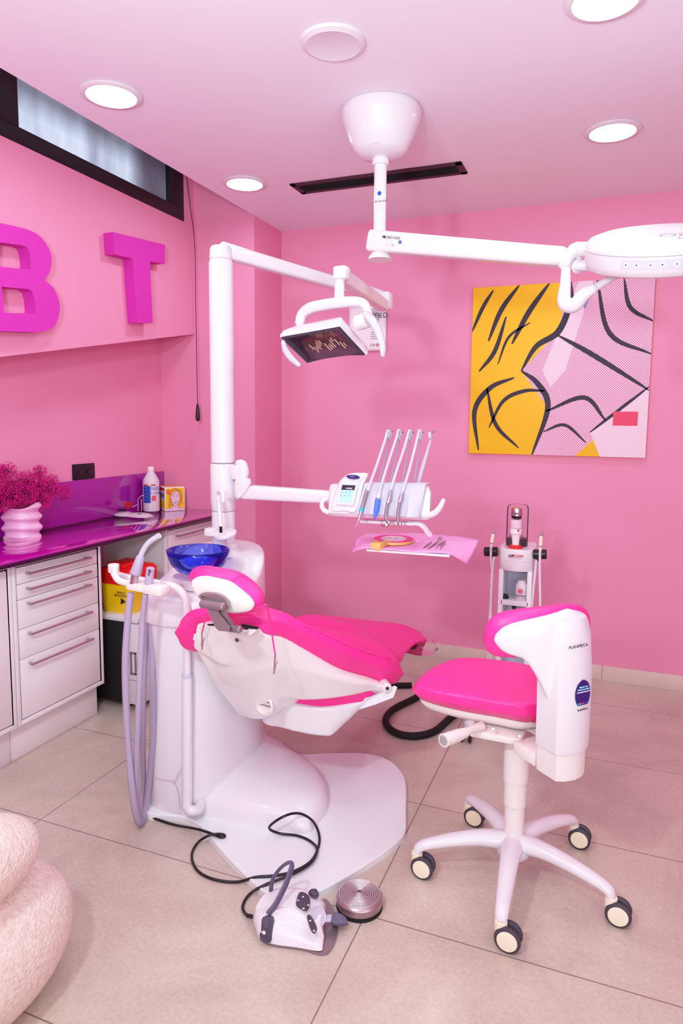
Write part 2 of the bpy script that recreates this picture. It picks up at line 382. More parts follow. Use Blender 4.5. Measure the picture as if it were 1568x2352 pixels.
# ------------------------------------------------------------------ BT letters on the bulkhead
def letters(name, polys, lb, depth=.058):
    bm = bm_new()
    for poly in polys[:1]: prism(bm, [V((XB, y, z)) for y, z in poly], (1, 0, 0), depth)
    o = obj(name, bm, M['magenta'], None, sharp=25)
    tag(o, lb, 'letter', 'foam letters on the bulkhead wall')
    return o
def fy(px, py): p = at(px, py, x=XB+.058); return (p.y, p.z)
T = [fy(*p) for p in ((260, 533), (378.6, 562), (378.6, 606), (344, 600), (351, 742), (315, 742), (304.6, 594), (263, 584))]
letters('foam_letter', [T], 'magenta foam capital letter T on the bulkhead, right of the letter B')
# B: outer outline and two counters bridged as one solid
def lp(L, sm=True):
    P = [V((at(a, b, x=XB+.058).y, at(a, b, x=XB+.058).z, 0)) for a, b in L]
    return [(p.x, p.y) for p in P]
ob = [fy(0, 512), fy(30, 518.5), fy(61, 526)]+[(p.x, p.y) for p in smooth_path([V((*fy(*q), 0)) for q in ((61, 526), (86.7, 538.7), (107, 561.6), (118.6, 592), (114.8, 622.9), (102, 643.3))], 5)][1:]+[(p.x, p.y) for p in smooth_path([V((*fy(*q), 0)) for q in ((102, 643.3), (122.4, 661), (135, 689), (137, 714.7), (127.6, 745), (107, 759), (84, 763))], 5)][1:]
yl = fy(0, 512)[0]-.14
ob += [fy(0, 760.6), (yl, fy(0, 760.6)[1]-.012), (yl, fy(0, 512)[1]-.012)]
outer = ob
h1 = [(fy(0, 556.5)[0]-.012, fy(0, 556.5)[1]-.002), fy(25, 560)]+lp([(51, 563.7), (62.5, 569), (68.9, 584.6), (71, 605), (70, 619), (30, 615.5)])+[(fy(0, 612.7)[0]-.012, fy(0, 612.7)[1])]
h2 = lp([(3.8, 658.6), (35, 661.5), (66.3, 664), (75, 671), (80, 689), (81.6, 709.6), (81, 720), (45, 719.5), (10, 718.5)])
cu = bpy.data.curves.new('b', 'CURVE'); cu.dimensions = '2D'; cu.fill_mode = 'BOTH'; cu.extrude = .029
for poly in (outer, h1, h2):
    s = cu.splines.new('POLY'); s.points.add(len(poly)-1); s.use_cyclic_u = True
    for q, (a, b) in zip(s.points, poly): q.co = (a, b, 0, 1)
tmp = bpy.data.objects.new('b', cu); C.objects.link(tmp); bpy.context.view_layer.update()
me = bpy.data.meshes.new_from_object(tmp); bpy.data.objects.remove(tmp)
bm = bm_new(); bm.from_mesh(me)
for v in bm.verts: v.co = V((XB+.029+v.co.z, v.co.x, v.co.y))
o = obj('foam_letter', bm, M['magenta'], None, sharp=25); tag(o, 'magenta foam capital letter B, cut off at the left edge', 'letter', 'foam letters on the bulkhead wall')
# pull cord
t = thing('blind_cord', 'thin black pull cord hanging down the pink wall beside the bulkhead', 'cord', (-2.18, 3.31, 2.3))
P = A3((428, 406, 3.3), (436, 470, 3.3), (447, 560, 3.32), (449.5, 700, 3.32), (452, 850, 3.31), (453.5, 932, 3.31))
bm = bm_new(); tube(bm, P, .0022, 6); obj('cord', bm, M['black'], t)
a, b = at(453.5, 928, y=3.31), at(454, 963, y=3.31)
bm = bm_new(); tube(bm, [a, a+(b-a)*.25, a+(b-a)*.8, b], [.005, .009, .013, .012], 12, rnd=True); obj('handle', bm, M['black'], t)
# socket
bm = bm_new(); a = at(167, 1067, x=XN+.006); b = at(217, 1100, x=XN+.006)
bx(bm, XN-.002, XN+.01, a.y, b.y, b.z+.004, a.z, .002)
t = obj('wall_socket', bm, M['socket']); tag(t, 'black rectangular double socket plate on the pink niche wall', 'socket')
for k in (.28, .72):
    bm = bm_new(); lathe(bm, [(1e-5, 0), (.014, 0), (.016, .002), (.013, .002), (.012, .0005), (1e-5, .0005)], (XN+.0105, a.y+(b.y-a.y)*k, (a.z+b.z)/2), (1, 0, 0), 20); obj('outlet', bm, M['black'], t)
# ------------------------------------------------------------------ painting: plain generic stand-in (striped and dotted colour field)
x0, x1, z0, z1 = -.712, .17, 1.178, 2.057
t = thing('abstract_picture', 'large square abstract canvas in yellow, dotted pink, black curves and pale lilac', 'painting', ((x0+x1)/2, YB, z0))
bm = bm_new(); bx(bm, x0, x1, YB-.028, YB-.001, z0, z1, .002); obj('canvas', bm, mat('amber_canvas', rgb(252, 190, 20), .55, noise=.02), t)
def dot_mat():
    m = bpy.data.materials.new('pink_dotted_print'); m.use_nodes = True; nt = m.node_tree; N = nt.nodes; L = nt.links; b = N['Principled BSDF']; b.inputs['Roughness'].default_value = .55
    g = N.new('ShaderNodeNewGeometry'); mp = N.new('ShaderNodeMapping'); mp.inputs['Rotation'].default_value = (0, PI/4, 0); L.new(g.outputs['Position'], mp.inputs[0])
    sp = N.new('ShaderNodeSeparateXYZ'); L.new(mp.outputs[0], sp.inputs[0]); sq = []
    for k in (0, 2):
        a = N.new('ShaderNodeMath'); a.operation = 'PINGPONG'; a.inputs[1].default_value = .0043; L.new(sp.outputs[k], a.inputs[0])
        c = N.new('ShaderNodeMath'); c.operation = 'POWER'; c.inputs[1].default_value = 2; L.new(a.outputs[0], c.inputs[0]); sq.append(c)
    s = N.new('ShaderNodeMath'); s.operation = 'ADD'; L.new(sq[0].outputs[0], s.inputs[0]); L.new(sq[1].outputs[0], s.inputs[1])
    k = N.new('ShaderNodeMath'); k.operation = 'LESS_THAN'; k.inputs[1].default_value = .0029**2; L.new(s.outputs[0], k.inputs[0])
    mx = N.new('ShaderNodeMix'); mx.data_type = 'RGBA'; mx.inputs[6].default_value = rgb(242, 205, 228); mx.inputs[7].default_value = rgb(200, 50, 125); L.new(k.outputs[0], mx.inputs[0]); L.new(mx.outputs[2], b.inputs['Base Color'])
    return m
M['dots'] = dot_mat()
def pc(u, v, d): return V((x0+(x1-x0)*u, YB-.0282-d, z1-(z1-z0)*v))
def patch(name, uv, m, d, sm=True):
    P = smooth_path([pc(u, v, 0) for u, v in uv], 6, True) if sm else [pc(u, v, 0) for u, v in uv]
    P = [V((min(max(p.x, x0), x1), p.y, min(max(p.z, z0), z1))) for p in P]
    bm = bm_new(); loft(bm, [P, [p+V((0, -d, 0)) for p in P]]); return obj(name, bm, m, t, smooth=False)
patch('dotted_field', [(.55, 0), (1, 0), (1, .62), (.62, 1), (.38, 1), (.46, .72), (.3, .5), (.5, .28)], M['dots'], .0006, False)
patch('lilac_field', [(1, .6), (1, 1), (.76, 1), (.7, .86)], M['skin'], .0009, False)
patch('lilac_band', [(.60, 0), (.68, 0), (.55, .5), (.47, .6), (.42, .5)], M['skin'], .0009, False)
def swoosh(pts, w, d=.0014):
    P = smooth_path([pc(u, v, 0) for u, v in pts], 8); n = len(P); Lf, Rt = [], []
    for i, p in enumerate(P):
        tg = (P[min(i+1, n-1)]-P[max(i-1, 0)]).normalized(); nn = V((tg.z, 0, -tg.x)); k = w*(.15+math.sin(PI*min(1, (i+.5)/n))**.7)
        Lf.append(p+nn*k); Rt.append(p-nn*k)
    Q = [V((min(max(p.x, x0), x1), p.y, min(max(p.z, z0), z1))) for p in Lf+Rt[::-1]]
    bm = bm_new(); loft(bm, [Q, [p+V((0, -d, 0)) for p in Q]]); obj('brush_curve', bm, M['ink'], t, smooth=False)
SW = [([(.0, .26), (.06, .12), (.12, .02)], .009), ([(.1, .32), (.17, .14), (.27, .0)], .011), ([(.05, .5), (.14, .38), (.2, .18)], .010), ([(.24, .34), (.33, .16), (.44, .0)], .012),
      ([(.30, .5), (.38, .36), (.5, .28), (.56, .12), (.56, 0)], .014), ([(.30, .5), (.40, .58), (.46, .72), (.38, 1)], .013), ([(.06, .98), (.03, .74), (.12, .6), (.26, .54)], .012),
      ([(.12, .84), (.2, .68), (.32, .62), (.44, .62)], .009), ([(.1, .6), (.16, .82), (.3, .96)], .009), ([(.7, .0), (.78, .3), (1, .42)], .010), ([(.84, .0), (.88, .16), (1, .24)], .009),
      ([(.5, .3), (.7, .42), (1, .62)], .011), ([(.45, .74), (.66, .66), (.78, .79)], .010), ([(.16, .46), (.22, .3), (.34, .22)], .006), ([(.44, .86), (.56, .82), (.68, .92)], .007), ([(.7, .86), (1, .6)], .007)]
for pts, w_ in SW: swoosh(pts, w_)
patch('rose_square', [(.82, .74), (.95, .74), (.95, .82), (.82, .82)], mat('rose_print', rgb(225, 50, 95), .5, noise=.02), .0018, False)
patch('blue_triangle', [(.60, .06), (.68, .06), (.64, .16)], mat('blue_print', rgb(110, 130, 200), .5, noise=.02), .0018, False)
# framed certificate
a, b = at(838, 705, y=YB), at(887, 805, y=YB); xa = a.x-.09
t = thing('framed_certificate', 'white framed certificate hanging behind the dental operating light', 'framed print', (b.x-.1, YB, b.z))
bm = bm_new(); bx(bm, xa, b.x, YB-.018, YB, b.z, a.z, .002); obj('frame', bm, M['white'], t)
bm = bm_new(); bx(bm, xa+.012, b.x-.012, YB-.0186, YB-.017, b.z+.012, a.z-.012); obj('sheet', bm, M['label'], t, smooth=False)
text('certificate_lettering', 'CERTIFIED', t, ((xa+b.x)/2+.03, YB-.0192, a.z-.055), (1, 0, 0), (0, 0, 1), .04, M['ink'])
bm = bm_new(); lathe(bm, [(.044, 0), (.047, 0), (.047, .0006), (.044, .0006), (.044, 0)], ((xa+b.x)/2+.03, YB-.0187, a.z-.06), (0, -1, 0), 32); obj('seal', bm, M['greyink'], t)
for k in range(4): text('certificate_lettering', 'dental prophylaxis', t, (b.x-.055, YB-.0192, a.z-.145-.012*k), (1, 0, 0), (0, 0, 1), .009, M['ink'])
text('certificate_lettering', 'DA', t, (b.x-.075, YB-.0192, b.z+.03), (1, 0, 0), (0, 0, 1), .022, M['ink'])
bm = bm_new(); box(bm, (b.x-.047, YB-.0188, b.z+.03), (.016, .0008, .016)); box(bm, (b.x-.047, YB-.0195, b.z+.03), (.010, .0008, .003), mi=1); box(bm, (b.x-.047, YB-.0195, b.z+.03), (.003, .0008, .010), mi=1)
obj('cross_mark', bm, [M['redink'], M['label']], t, smooth=False)
# ------------------------------------------------------------------ built-in cabinets
XC = -2.085
def handle(parent, y0, y1, z):
    bm = bm_new()
    tube(bm, [(XC, y0, z), (XC+.018, y0, z), (XC+.026, y0+.01, z), (XC+.026, y1-.01, z), (XC+.018, y1, z), (XC, y1, z)], .0052, 10, n=4)
    obj('handle', bm, M['steel'], parent)
def front(parent, name, y0, y1, z0, z1, hz=None, hy=None):
    bm = bm_new(); bx(bm, XC-.02, XC-.002, y0+.002, y1-.002, z0+.0015, z1-.0015, .0015); o = obj(name, bm, M['lac'], parent)
    if hz: handle(o, hy[0], hy[1], hz)
    return o
def carcass(t, y0, y1, z0=.15, z1=.797, w=.016):
    bm = bm_new()
    bx(bm, XN+.002, XC-.024, y0, y1, z0, z1)
    bx(bm, XC-.026, XC, y0, y0+w, z0, z1, .0015); bx(bm, XC-.026, XC, y1-w, y1, z0, z1, .0015)
    bx(bm, XC-.026, XC, y0+w, y1-w, z1-w, z1, .0015); bx(bm, XC-.026, XC, y0+w, y1-w, z0, z0+w, .0015)
    obj('carcass', bm, M['lac'], t)
    bm = bm_new(); bx(bm, XC-.0235, XC-.0215, y0+w, y1-w, z0+w, z1-w); obj('shadow_gap', bm, M['gap'], t, smooth=False)
    bm = bm_new(); bx(bm, XN+.02, XC-.045, y0+.001, y1-.001, 0, z0, .001); obj('plinth', bm, M['lac'], t)
t = thing('drawer_cabinet', 'white five-drawer base cabinet with steel bar handles under the counter', 'cabinet', (XC, 2.12, 0))
carcass(t, 1.885, 2.367)
zs = [.776, .709, .648, .531, .411, .171]
hz = [.749, .688, .629, .509, .388]
for k in range(5): front(t, 'drawer', 1.905, 2.347, zs[k+1], zs[k], hz[k], (1.952, 2.266))
t = thing('door_cabinet', 'white base cabinet with a plain door at the left edge', 'cabinet', (XC, 1.6, 0))
carcass(t, 1.30, 1.880); front(t, 'door', 1.318, 1.862, .171, .776, .55, (1.34, 1.42))
t = thing('end_cabinet', 'white base cabinet with drawers at the pier end of the counter', 'cabinet', (XC, 3.12, 0))
carcass(t, 2.845, 3.378, 0.10)
front(t, 'drawer', 2.865, 3.36, .64, .776, .742, (2.93, 3.29)); front(t, 'drawer', 2.865, 3.36, .46, .636, .60, (2.93, 3.29)); front(t, 'drawer', 2.865, 3.36, .12, .456, .42, (2.93, 3.29))
# counter
ZT = .82
bm = bm_new(); bx(bm, XN+.001, -2.03, .9, YP-.001, ZT-.006, ZT, .001)
c = ctop = obj('countertop', bm, M['glassmag']); tag(c, 'long glossy magenta glass countertop running back to the pier', 'countertop')
bm = bm_new(); bx(bm, XN+.001, -2.0302, .9, YP-.001, ZT-.022, ZT-.0062, .001); obj('underlayer', bm, M['glassedge'], c)
bm = bm_new(); bx(bm, XN+.0005, XN+.008, .9, YP-.001, ZT+.001, 1.036, .001)
c = obj('backsplash', bm, M['splash']); tag(c, 'violet glass backsplash panel standing behind the magenta countertop', 'backsplash')
bm = bm_new(); bx(bm, XN+.05, XC-.03, 2.372, 2.392, .6, ZT-.023, .001)
obj('support_bracket', bm, M['gap'], ctop)
# ------------------------------------------------------------------ small fridge under the counter
t = thing('mini_fridge', 'black-sided low fridge with a white door and top under the counter', 'fridge', (-2.2, 2.62, 0))
fx0, fx1, fy0, fy1 = -2.44, -2.03, 2.45, 2.83
bm = bm_new(); bx(bm, fx0, fx1, fy0, fy1, .03, .42, .006); obj('body', bm, M['matblack'], t)
bm = bm_new(); bx(bm, fx0, -1.955, fy0-.008, fy1, .42, .447, .006); obj('top', bm, M['plastic'], t)
bm = bm_new(); bx(bm, -2.022, -1.955, fy0-.004, fy1, .03, .415, .008); d = obj('door', bm, M['plastic'], t)
bm = bm_new(); a, b = at(299, 1497, y=fy0-.005), at(314, 1551, y=fy0-.005)
x_0, x_1 = a.x, min(b.x, -1.958)
for (q0, q1, r0, r1) in ((x_0, x_1, a.z-.008, a.z), (x_0, x_1, b.z, b.z+.008), (x_0, x_0+.008, b.z, a.z), (x_1-.008, x_1, b.z, a.z)): bx(bm, q0, q1, fy0-.009, fy0-.003, r0, r1, .001)
obj('grip_frame', bm, M['greymet'], d)
bm = bm_new(); bx(bm, -2.021, -1.956, fy0-.0048, fy0-.0036, .148, .1495); obj('seam', bm, M['gap'], d, smooth=False)
for x in (-2.05, -2.38):
    for y in (2.5, 2.78):
        bm = bm_new(); cyl(bm, (x, y, 0), (x, y, .032), .014, 14); obj('foot', bm, M['black'], t)
# sharps bin
zb = .447
t = thing('sharps_container', 'yellow sharps bin with a red lid standing on the low fridge', 'waste container', (-2.1, 2.57, zb))
def rrect(x0, x1, y0, y1, z, r=.02, n=4):
    out = []
    for cx, cy, a0 in ((x1-r, y1-r, 0), (x0+r, y1-r, 90), (x0+r, y0+r, 180), (x1-r, y0+r, 270)):
        for k in range(n+1):
            a = math.radians(a0+90*k/n); out.append(V((cx+r*math.cos(a), cy+r*math.sin(a), z)))
    return out
bx0, bx1, by0, by1 = -2.185, -2.005, 2.465, 2.66
bm = bm_new(); loft(bm, [rrect(bx0+.012, bx1-.012, by0+.012, by1-.012, zb), rrect(bx0+.008, bx1-.008, by0+.008, by1-.008, zb+.006), rrect(bx0, bx1, by0, by1, zb+.15)]); obj('bin', bm, M['yellow'], t)
bm = bm_new(); loft(bm, [rrect(bx0-.006, bx1+.006, by0-.006, by1+.006, zb+.14), rrect(bx0-.006, bx1+.006, by0-.006, by1+.006, zb+.195), rrect(bx0+.004, bx1-.004, by0+.004, by1-.004, zb+.21), rrect(bx0+.03, bx1-.03, by0+.03, by1-.03, zb+.215)])
l = obj('lid', bm, M['red'], t)
bm = bm_new(); bx(bm, bx0+.03, bx1-.05, by0+.02, by1-.04, zb+.212, zb+.232, .006); bx(bm, bx0+.05, bx0+.11, by0-.016, by0-.004, zb+.165, zb+.19, .003); obj('flap', bm, M['red'], l)
text('hazard_lettering', 'RIESGO\nBIOLOGICO', t, (bx1-.055, by0-.0005, zb+.095), (1, 0, 0), (0, 0, 1), .014, M['ink'])
bm = bm_new(); lathe(bm, [(.014, 0), (.018, 0), (.018, .001), (.014, .001), (.014, 0)], (bx1-.05, by0+.002, zb+.062), (0, -1, 0), 3); lathe(bm, [(1e-4, 0), (.006, 0), (.006, .001), (1e-4, .001)], (bx1-.05, by0+.002, zb+.062), (0, -1, 0), 12); obj('hazard_mark', bm, M['ink'], t)

# ------------------------------------------------------------------ vase with dried flowers
c0 = V((-2.412, 2.245, ZT)); f = at(45, 1240, z=ZT)
t = thing('wavy_vase', 'square pink ceramic vase with wavy folded sides on the counter', 'vase', c0)
bm = bm_new(); rings = []; hw = .068; ang = 0; Hh = .145
def vring(z, off, inn=0, zz=None):
    out = []
    for k in range(64):
        a = 2*PI*k/64; q = 3.2
        c_, s_ = math.cos(a), math.sin(a); rr = (abs(c_)**q+abs(s_)**q)**(-1/q)
        w = off*math.cos(2*PI*z/.046 + 1.1*math.sin(a*2+.6))
        R = (hw+w-inn)*rr
        x, y = R*c_, R*s_
        zt = z + (.010*math.sin(a*2+.3) if zz else 0)*(z/Hh)
        out.append(c0+V((x*math.cos(ang)-y*math.sin(ang), x*math.sin(ang)+y*math.cos(ang), zt)))
    return out
for k in range(31): rings.append(vring(Hh*k/30, .0065 if k > 1 else .002, 0, 1))
for k in range(30, 4, -2): rings.append(vring(Hh*k/30, .005, .006, 1))
loft(bm, rings); obj('body', bm, M['vase'], t, sharp=70)
t = thing('dried_flowers', 'bushy bunch of magenta dried baby\'s breath in the wavy pink vase', 'flowers', c0+V((0, 0, .10)))
random.seed(3)
heads = [((-8, 1085), .045), ((18, 1082), .04), ((0, 1120), .06), ((35, 1120), .045), ((60, 1105), .05), ((92, 1083), .035), ((85, 1110), .05), ((60, 1135), .055), ((105, 1125), .055), ((25, 1140), .05), ((120, 1105), .035), ((95, 1150), .05), ((130, 1125), .03), ((152, 1125), .028), ((148, 1142), .022), ((35, 1160), .045), ((70, 1165), .04), ((0, 1155), .05), ((-20, 1110), .06)]
bmS = bm_new(); bmF = bm_new()
def blossom(bm, c, r):
    vs = [bm.verts.new(c+V(d)*r) for d in ((1, 0, 0), (-1, 0, 0), (0, 1, 0), (0, -1, 0), (0, 0, 1), (0, 0, -1))]
    for i, j, k in ((0, 2, 4), (2, 1, 4), (1, 3, 4), (3, 0, 4), (2, 0, 5), (1, 2, 5), (3, 1, 5), (0, 3, 5)): bm.faces.new((vs[i], vs[j], vs[k]))
base = c0+V((0, 0, .10))
for (px, py), r in heads:
    hc = at(px, py, x=-2.39+random.uniform(-.04, .05))
    tube(bmS, [base+V((random.uniform(-.02, .02), random.uniform(-.02, .02), 0)), base.lerp(hc, .5)+V((0, 0, .012)), hc], .0011, 4, n=3)
    for k in range(int(7000*r*r*34)):
        d = V((random.gauss(0, 1), random.gauss(0, 1), random.gauss(0, 1))).normalized()*r*random.uniform(.35, 1)**.6
        p = hc+d
        if p.x < XN+.012 or p.z < ZT+.12: continue
        blossom(bmF, p, random.uniform(.0018, .0034))
        if k % 5 == 0: tube(bmS, [hc-d*.2, p], .0005, 3, False)
for k in range(14):
    p = at(random.uniform(73, 98), random.uniform(1170, 1186), x=-2.335); blossom(bmF, p, .0025)
obj('stems', bmS, mat('dark_pink_stem', rgb(140, 0, 85), .8, noise=.1), t); obj('blossoms', bmF, M['flower'], t)

# ------------------------------------------------------------------ little curing device with wire posts and red shield
p0 = at(313, 1187, z=ZT)
t = thing('whitening_lamp_stand', 'small white curved desk stand with two metal posts and a red filter disc', 'desk device', p0)
P = lambda px, py, y=None: at(px, py, y=y or p0.y)
bm = bm_new(); yb = p0.y
poly = [P(271, 1177), P(277, 1184), P(320, 1186), P(343, 1181), P(345, 1175), P(338, 1170), P(330, 1169), P(300, 1172), P(285, 1178)]
zf = ZT+.003
sec = lambda x, k: [V((x, yb-.045*k, zf)), V((x, yb+.045*k, zf)), V((x, yb+.045*k, zf+.006)), V((x, yb+.02*k, zf+.02*k)), V((x, yb-.02*k, zf+.016*k)), V((x, yb-.045*k, zf+.006))]
xa, xb = P(272, 1180).x, P(345, 1178).x
loft(bm, [sec(xa+(xb-xa)*i/8, (.75, .95, 1, .8, .9, 1, 1, .9, .6)[i]) for i in range(9)]); obj('base', bm, M['white'], t)
for px in (317, 325):
    a, b = P(px, 1174), P(px-.3, 1146); bm = bm_new(); cyl(bm, a, b, .0026, 10); obj('post', bm, M['steel'], t)
bm = bm_new(); disc(bm, P(294, 1160, yb+.02), V((.5, -1, .1)), .019, .002, 28, 1.0); d = obj('filter_disc', bm, M['orange'], t); d['label'] = 'translucent red filter disc'
bm = bm_new(); cyl(bm, P(270, 1171), P(290, 1172), .005, 12, .001); obj('tip', bm, M['black'], t)
bm = bm_new(); tube(bm, [P(331, 1137, yb+.02), P(325, 1139), P(318, 1145)], .0012, 6); tube(bm, [P(304, 1164), P(310, 1162), P(315, 1159)], .0012, 6); obj('wire', bm, M['label'], t)
text('device_lettering', 'aNJOY', t, P(321, 1180.5, yb-.0455), (1, 0, .06), (0, 0, 1), .010, M['ink'])
# black small pot by the bottle
c = at(340, 1174.5, z=ZT)
bm = bm_new(); lathe(bm, [(1e-5, 0), (.017, 0), (.018, .002), (.018, .033), (.016, .036), (1e-5, .036)], c, seg=24); o = obj('small_jar', bm, M['black']); tag(o, 'small black lidded jar standing in front of the white bottle', 'jar')
# bottle
c = at(348, 1174, z=ZT); r = .0465
t = thing('cleaner_bottle', 'tall white plastic bottle of cleaner with a blue and red label', 'bottle', c)
bm = bm_new(); lathe(bm, [(1e-5, 0), (r*.86, 0), (r*.97, .004), (r, .012), (r, .165), (r*.97, .178), (r*.86, .19), (.020, .224), (.017, .228), (.017, .236)], c, seg=40); obj('body', bm, M['plastic'], t)
bm = bm_new(); lathe(bm, [(.0175, .229), (.0185, .231), (.0185, .252), (.017, .256), (1e-5, .256)], c, seg=28); obj('cap', bm, M['label'], t)
def wrap(parent, name, c, r, a0, a1, z0, z1, m, th=.0004):
    bm = bm_new(); n = 12; A = [math.radians(a0+(a1-a0)*k/n) for k in range(n+1)]
    loft(bm, [[c+V((q*math.cos(a), q*math.sin(a), z)) for q, z in ((r, z0), (r+th, z0), (r+th, z1), (r, z1))] for a in A]); return obj(name, bm, m, parent)
vd = math.degrees(math.atan2(-c.y, -c.x))
wrap(t, 'label_panel', c, r, vd-62, vd-4, .052, .15, M['blueink']); wrap(t, 'label_panel', c, r, vd-60, vd-20, .151, .158, M['redink']); wrap(t, 'label_panel', c, r, vd-2, vd+32, .151, .158, M['redink'])
def curved_text(name, s, parent, c, r, a0, z, size, m):
    o = text(name, s, parent, (0, 0, 0), (1, 0, 0), (0, 0, 1), size, m, align='LEFT'); org = WL[parent.name]
    for v in o.data.vertices:
        q = v.co+org; a = math.radians(a0)+q.x/r; rr = r+.0006+max(0, -q.y)
        v.co = c+V((rr*math.cos(a), rr*math.sin(a), z+q.z))-org
    return o
curved_text('label_lettering', 'NIGHT', t, c, r, vd-2, .133, .032, M['blueink']); curved_text('label_lettering', 'CLEANER', t, c, r, vd-2, .108, .018, M['blueink'])
wrap(t, 'label_spot', c, r, vd+2, vd+34, .064, .094, mat('pale_red_print', rgb(215, 90, 110), .5, noise=.02))
for k in range(5): curved_text('label_lettering', '---- ---', t, c, r+.0003, vd-55, .142-.018*k, .008, M['label'])
# pop-art style product box: yellow panel, line-drawn hair and face
pf = at(402, 1173, z=ZT); bh = .138; w_ = .116; rotb = math.radians(51); nb = V((math.sin(rotb), -math.cos(rotb), 0)); cb_ = pf-nb*w_/2
fx0, fx1 = cb_.x-w_/2, cb_.x+w_/2; ff = cb_.y-w_/2
t = thing('product_box', 'yellow and white cube carton with a drawn smiling blonde woman', 'box', (cb_.x, cb_.y, ZT)); t.rotation_euler.z = rotb
bm = bm_new(); bx(bm, fx0, fx1, ff, ff+w_, ZT, ZT+bh, .001); obj('carton', bm, M['label'], t)
def on(u, v, d=0): return V((fx0+w_*u, ff-.0003-d, ZT+bh*v))
def fp(name, uv, m, d, sm=True, par=None):
    P = [on(u, v) for u, v in uv]; P = smooth_path(P, 6, True) if sm else P
    P = [V((min(max(p.x, fx0+.003), fx1-.003), p.y, min(max(p.z, ZT+.004), ZT+bh-.004))) for p in P]
    bm = bm_new(); loft(bm, [P, [p+V((0, -d, 0)) for p in P]]); return obj(name, bm, m, t, smooth=False)
fp('printed_panel', [(.04, .04), (.96, .04), (.96, .95), (.04, .95)], M['yellow'], .0002, False)
fp('printed_hair', [(.2, .5), (.24, .75), (.38, .93), (.6, .94), (.8, .8), (.88, .55), (.84, .3), (.72, .2), (.5, .3), (.25, .16), (.14, .3)], mat('printed_gold', rgb(232, 165, 15), .5, noise=.03), .0004)
fp('printed_face', [(.3, .55), (.34, .7), (.5, .82), (.66, .78), (.74, .6), (.72, .42), (.62, .26), (.5, .2), (.38, .28)], M['skin'], .0006)
fp('printed_neck', [(.04, .04), (.2, .12), (.38, .16), (.4, .3), (.64, .3), (.66, .16), (.85, .12), (.96, .04)], M['skin'], .0005, False)
def line(uv, w=.0009, d=.0008):
    bm = bm_new(); tube(bm, [on(u, v, d) for u, v in uv], w, 5, n=5); return obj('drawn_line', bm, M['ink'], t)
for uv in ([(.42, .36), (.5, .32), (.6, .36)], [(.42, .36), (.5, .345), (.6, .36)], [(.37, .58), (.42, .6), (.47, .58)], [(.58, .58), (.63, .6), (.68, .58)], [(.36, .64), (.42, .66), (.48, .64)], [(.57, .65), (.63, .66), (.69, .63)], [(.5, .44), (.53, .43), (.56, .45)],
           [(.3, .55), (.38, .28), (.5, .2), (.62, .26), (.74, .5)], [(.3, .62), (.5, .8), (.66, .84), (.76, .6), (.86, .3)], [(.2, .5), (.26, .76), (.4, .93), (.6, .94), (.82, .78), (.88, .5)], [(.2, .5), (.28, .35), (.2, .2), (.26, .1)], [(.38, .28), (.38, .14), (.2, .1)], [(.66, .26), (.66, .13), (.86, .1)]): line(uv)
bm = bm_new(); disc(bm, on(.18, .8, .0012), (0, -1, 0), .0125, .0006, 24); d = obj('price_burst', bm, M['red'], t)
text('burst_lettering', 'X-PEEL\nSMART', t, on(.18, .8, .0022), (1, 0, .1), (0, 0, 1), .0062, M['label'])
L_ = lambda v, k: V((fx0-.0004, ff+w_*(1-v), ZT+bh*k))
for k0, k1, m in ((.84, .95, 'redink'), (.45, .8, 'lav'), (.12, .42, 'yellow')):
    bm = bm_new(); bx(bm, fx0-.0005, fx0+.0005, ff+.004, ff+w_-.004, ZT+bh*k0, ZT+bh*k1); obj('printed_panel', bm, M[m], t, smooth=False)
text('side_lettering', 'GLOW', t, (fx0-.0012, ff+w_*.5, ZT+bh*.63), (0, -1, 0), (0, 0, 1), .03, M['ink'])
bm = bm_new(); bx(bm, fx0+.004, fx1-.004, ff+.004, ff+w_-.004, ZT+bh-.0005, ZT+bh+.0004); obj('printed_panel', bm, mat('printed_orange', rgb(245, 170, 80), .5, noise=.02), t, smooth=False)
# ------------------------------------------------------------------ surgical ceiling lamp
cx_, cy_ = -.815, 2.42
t = thing('surgical_lamp', 'round white operating lamp on a long arm from a ceiling dome', 'surgical lamp', (cx_, cy_, ZC))
bm = bm_new(); lathe(bm, [(.135, 0), (.143, -.006), (.143, -.022), (.135, -.052), (.112, -.108), (.094, -.142), (.072, -.160), (.03, -.167), (1e-5, -.168)], (cx_, cy_, ZC), seg=56)
d = obj('ceiling_dome', bm, M['white'], t, sharp=60)
q = at(859, 329, y=cy_-.1); text('dome_plate', '-- ---', d, q+V((0, -.0, 0)), (1, 0, .1), (0, .4, 1), .012, M['greyink'])
yT = cy_; zA = at(873, 530, y=yT).z
bm = bm_new(); lathe(bm, [(1e-5, 0), (.028, 0), (.03, .004), (.03, .02), (.026, .026), (1e-5, .026)], (cx_, cy_, ZC-.192), seg=32); cyl(bm, (cx_, cy_, ZC-.165), (cx_-.0, cy_, zA-.01), .0225, 32); po = obj('drop_tube', bm, M['white'], t)
def front_text(parent, s, px, py, y, size, m, rt=(1, -.08, 0), nm='lettering'):
    p = at(px, py, y=y); return text(nm, s, parent, p, rt, (0, 0, 1), size, m)
yF = cy_-.0232
bm = bm_new(); disc(bm, at(871, 444, y=yF), (0, -1, 0), .0075, .0006); obj('round_sticker', bm, M['blueink'], po)
front_text(po, 'TECNO-GAZ', 873, 462, yF-.0005, .0085, M['ink'])
for k in range(3): front_text(po, '--- -----', 873, 470+k*7, yF-.0005, .0075, M['greyink'])
for py in (497, 520):
    bm = bm_new(); cyl(bm, at(870, py, y=yF+.003), at(870, py, y=yF-.001), .004, 12); obj('screw', bm, M['steel'], po)
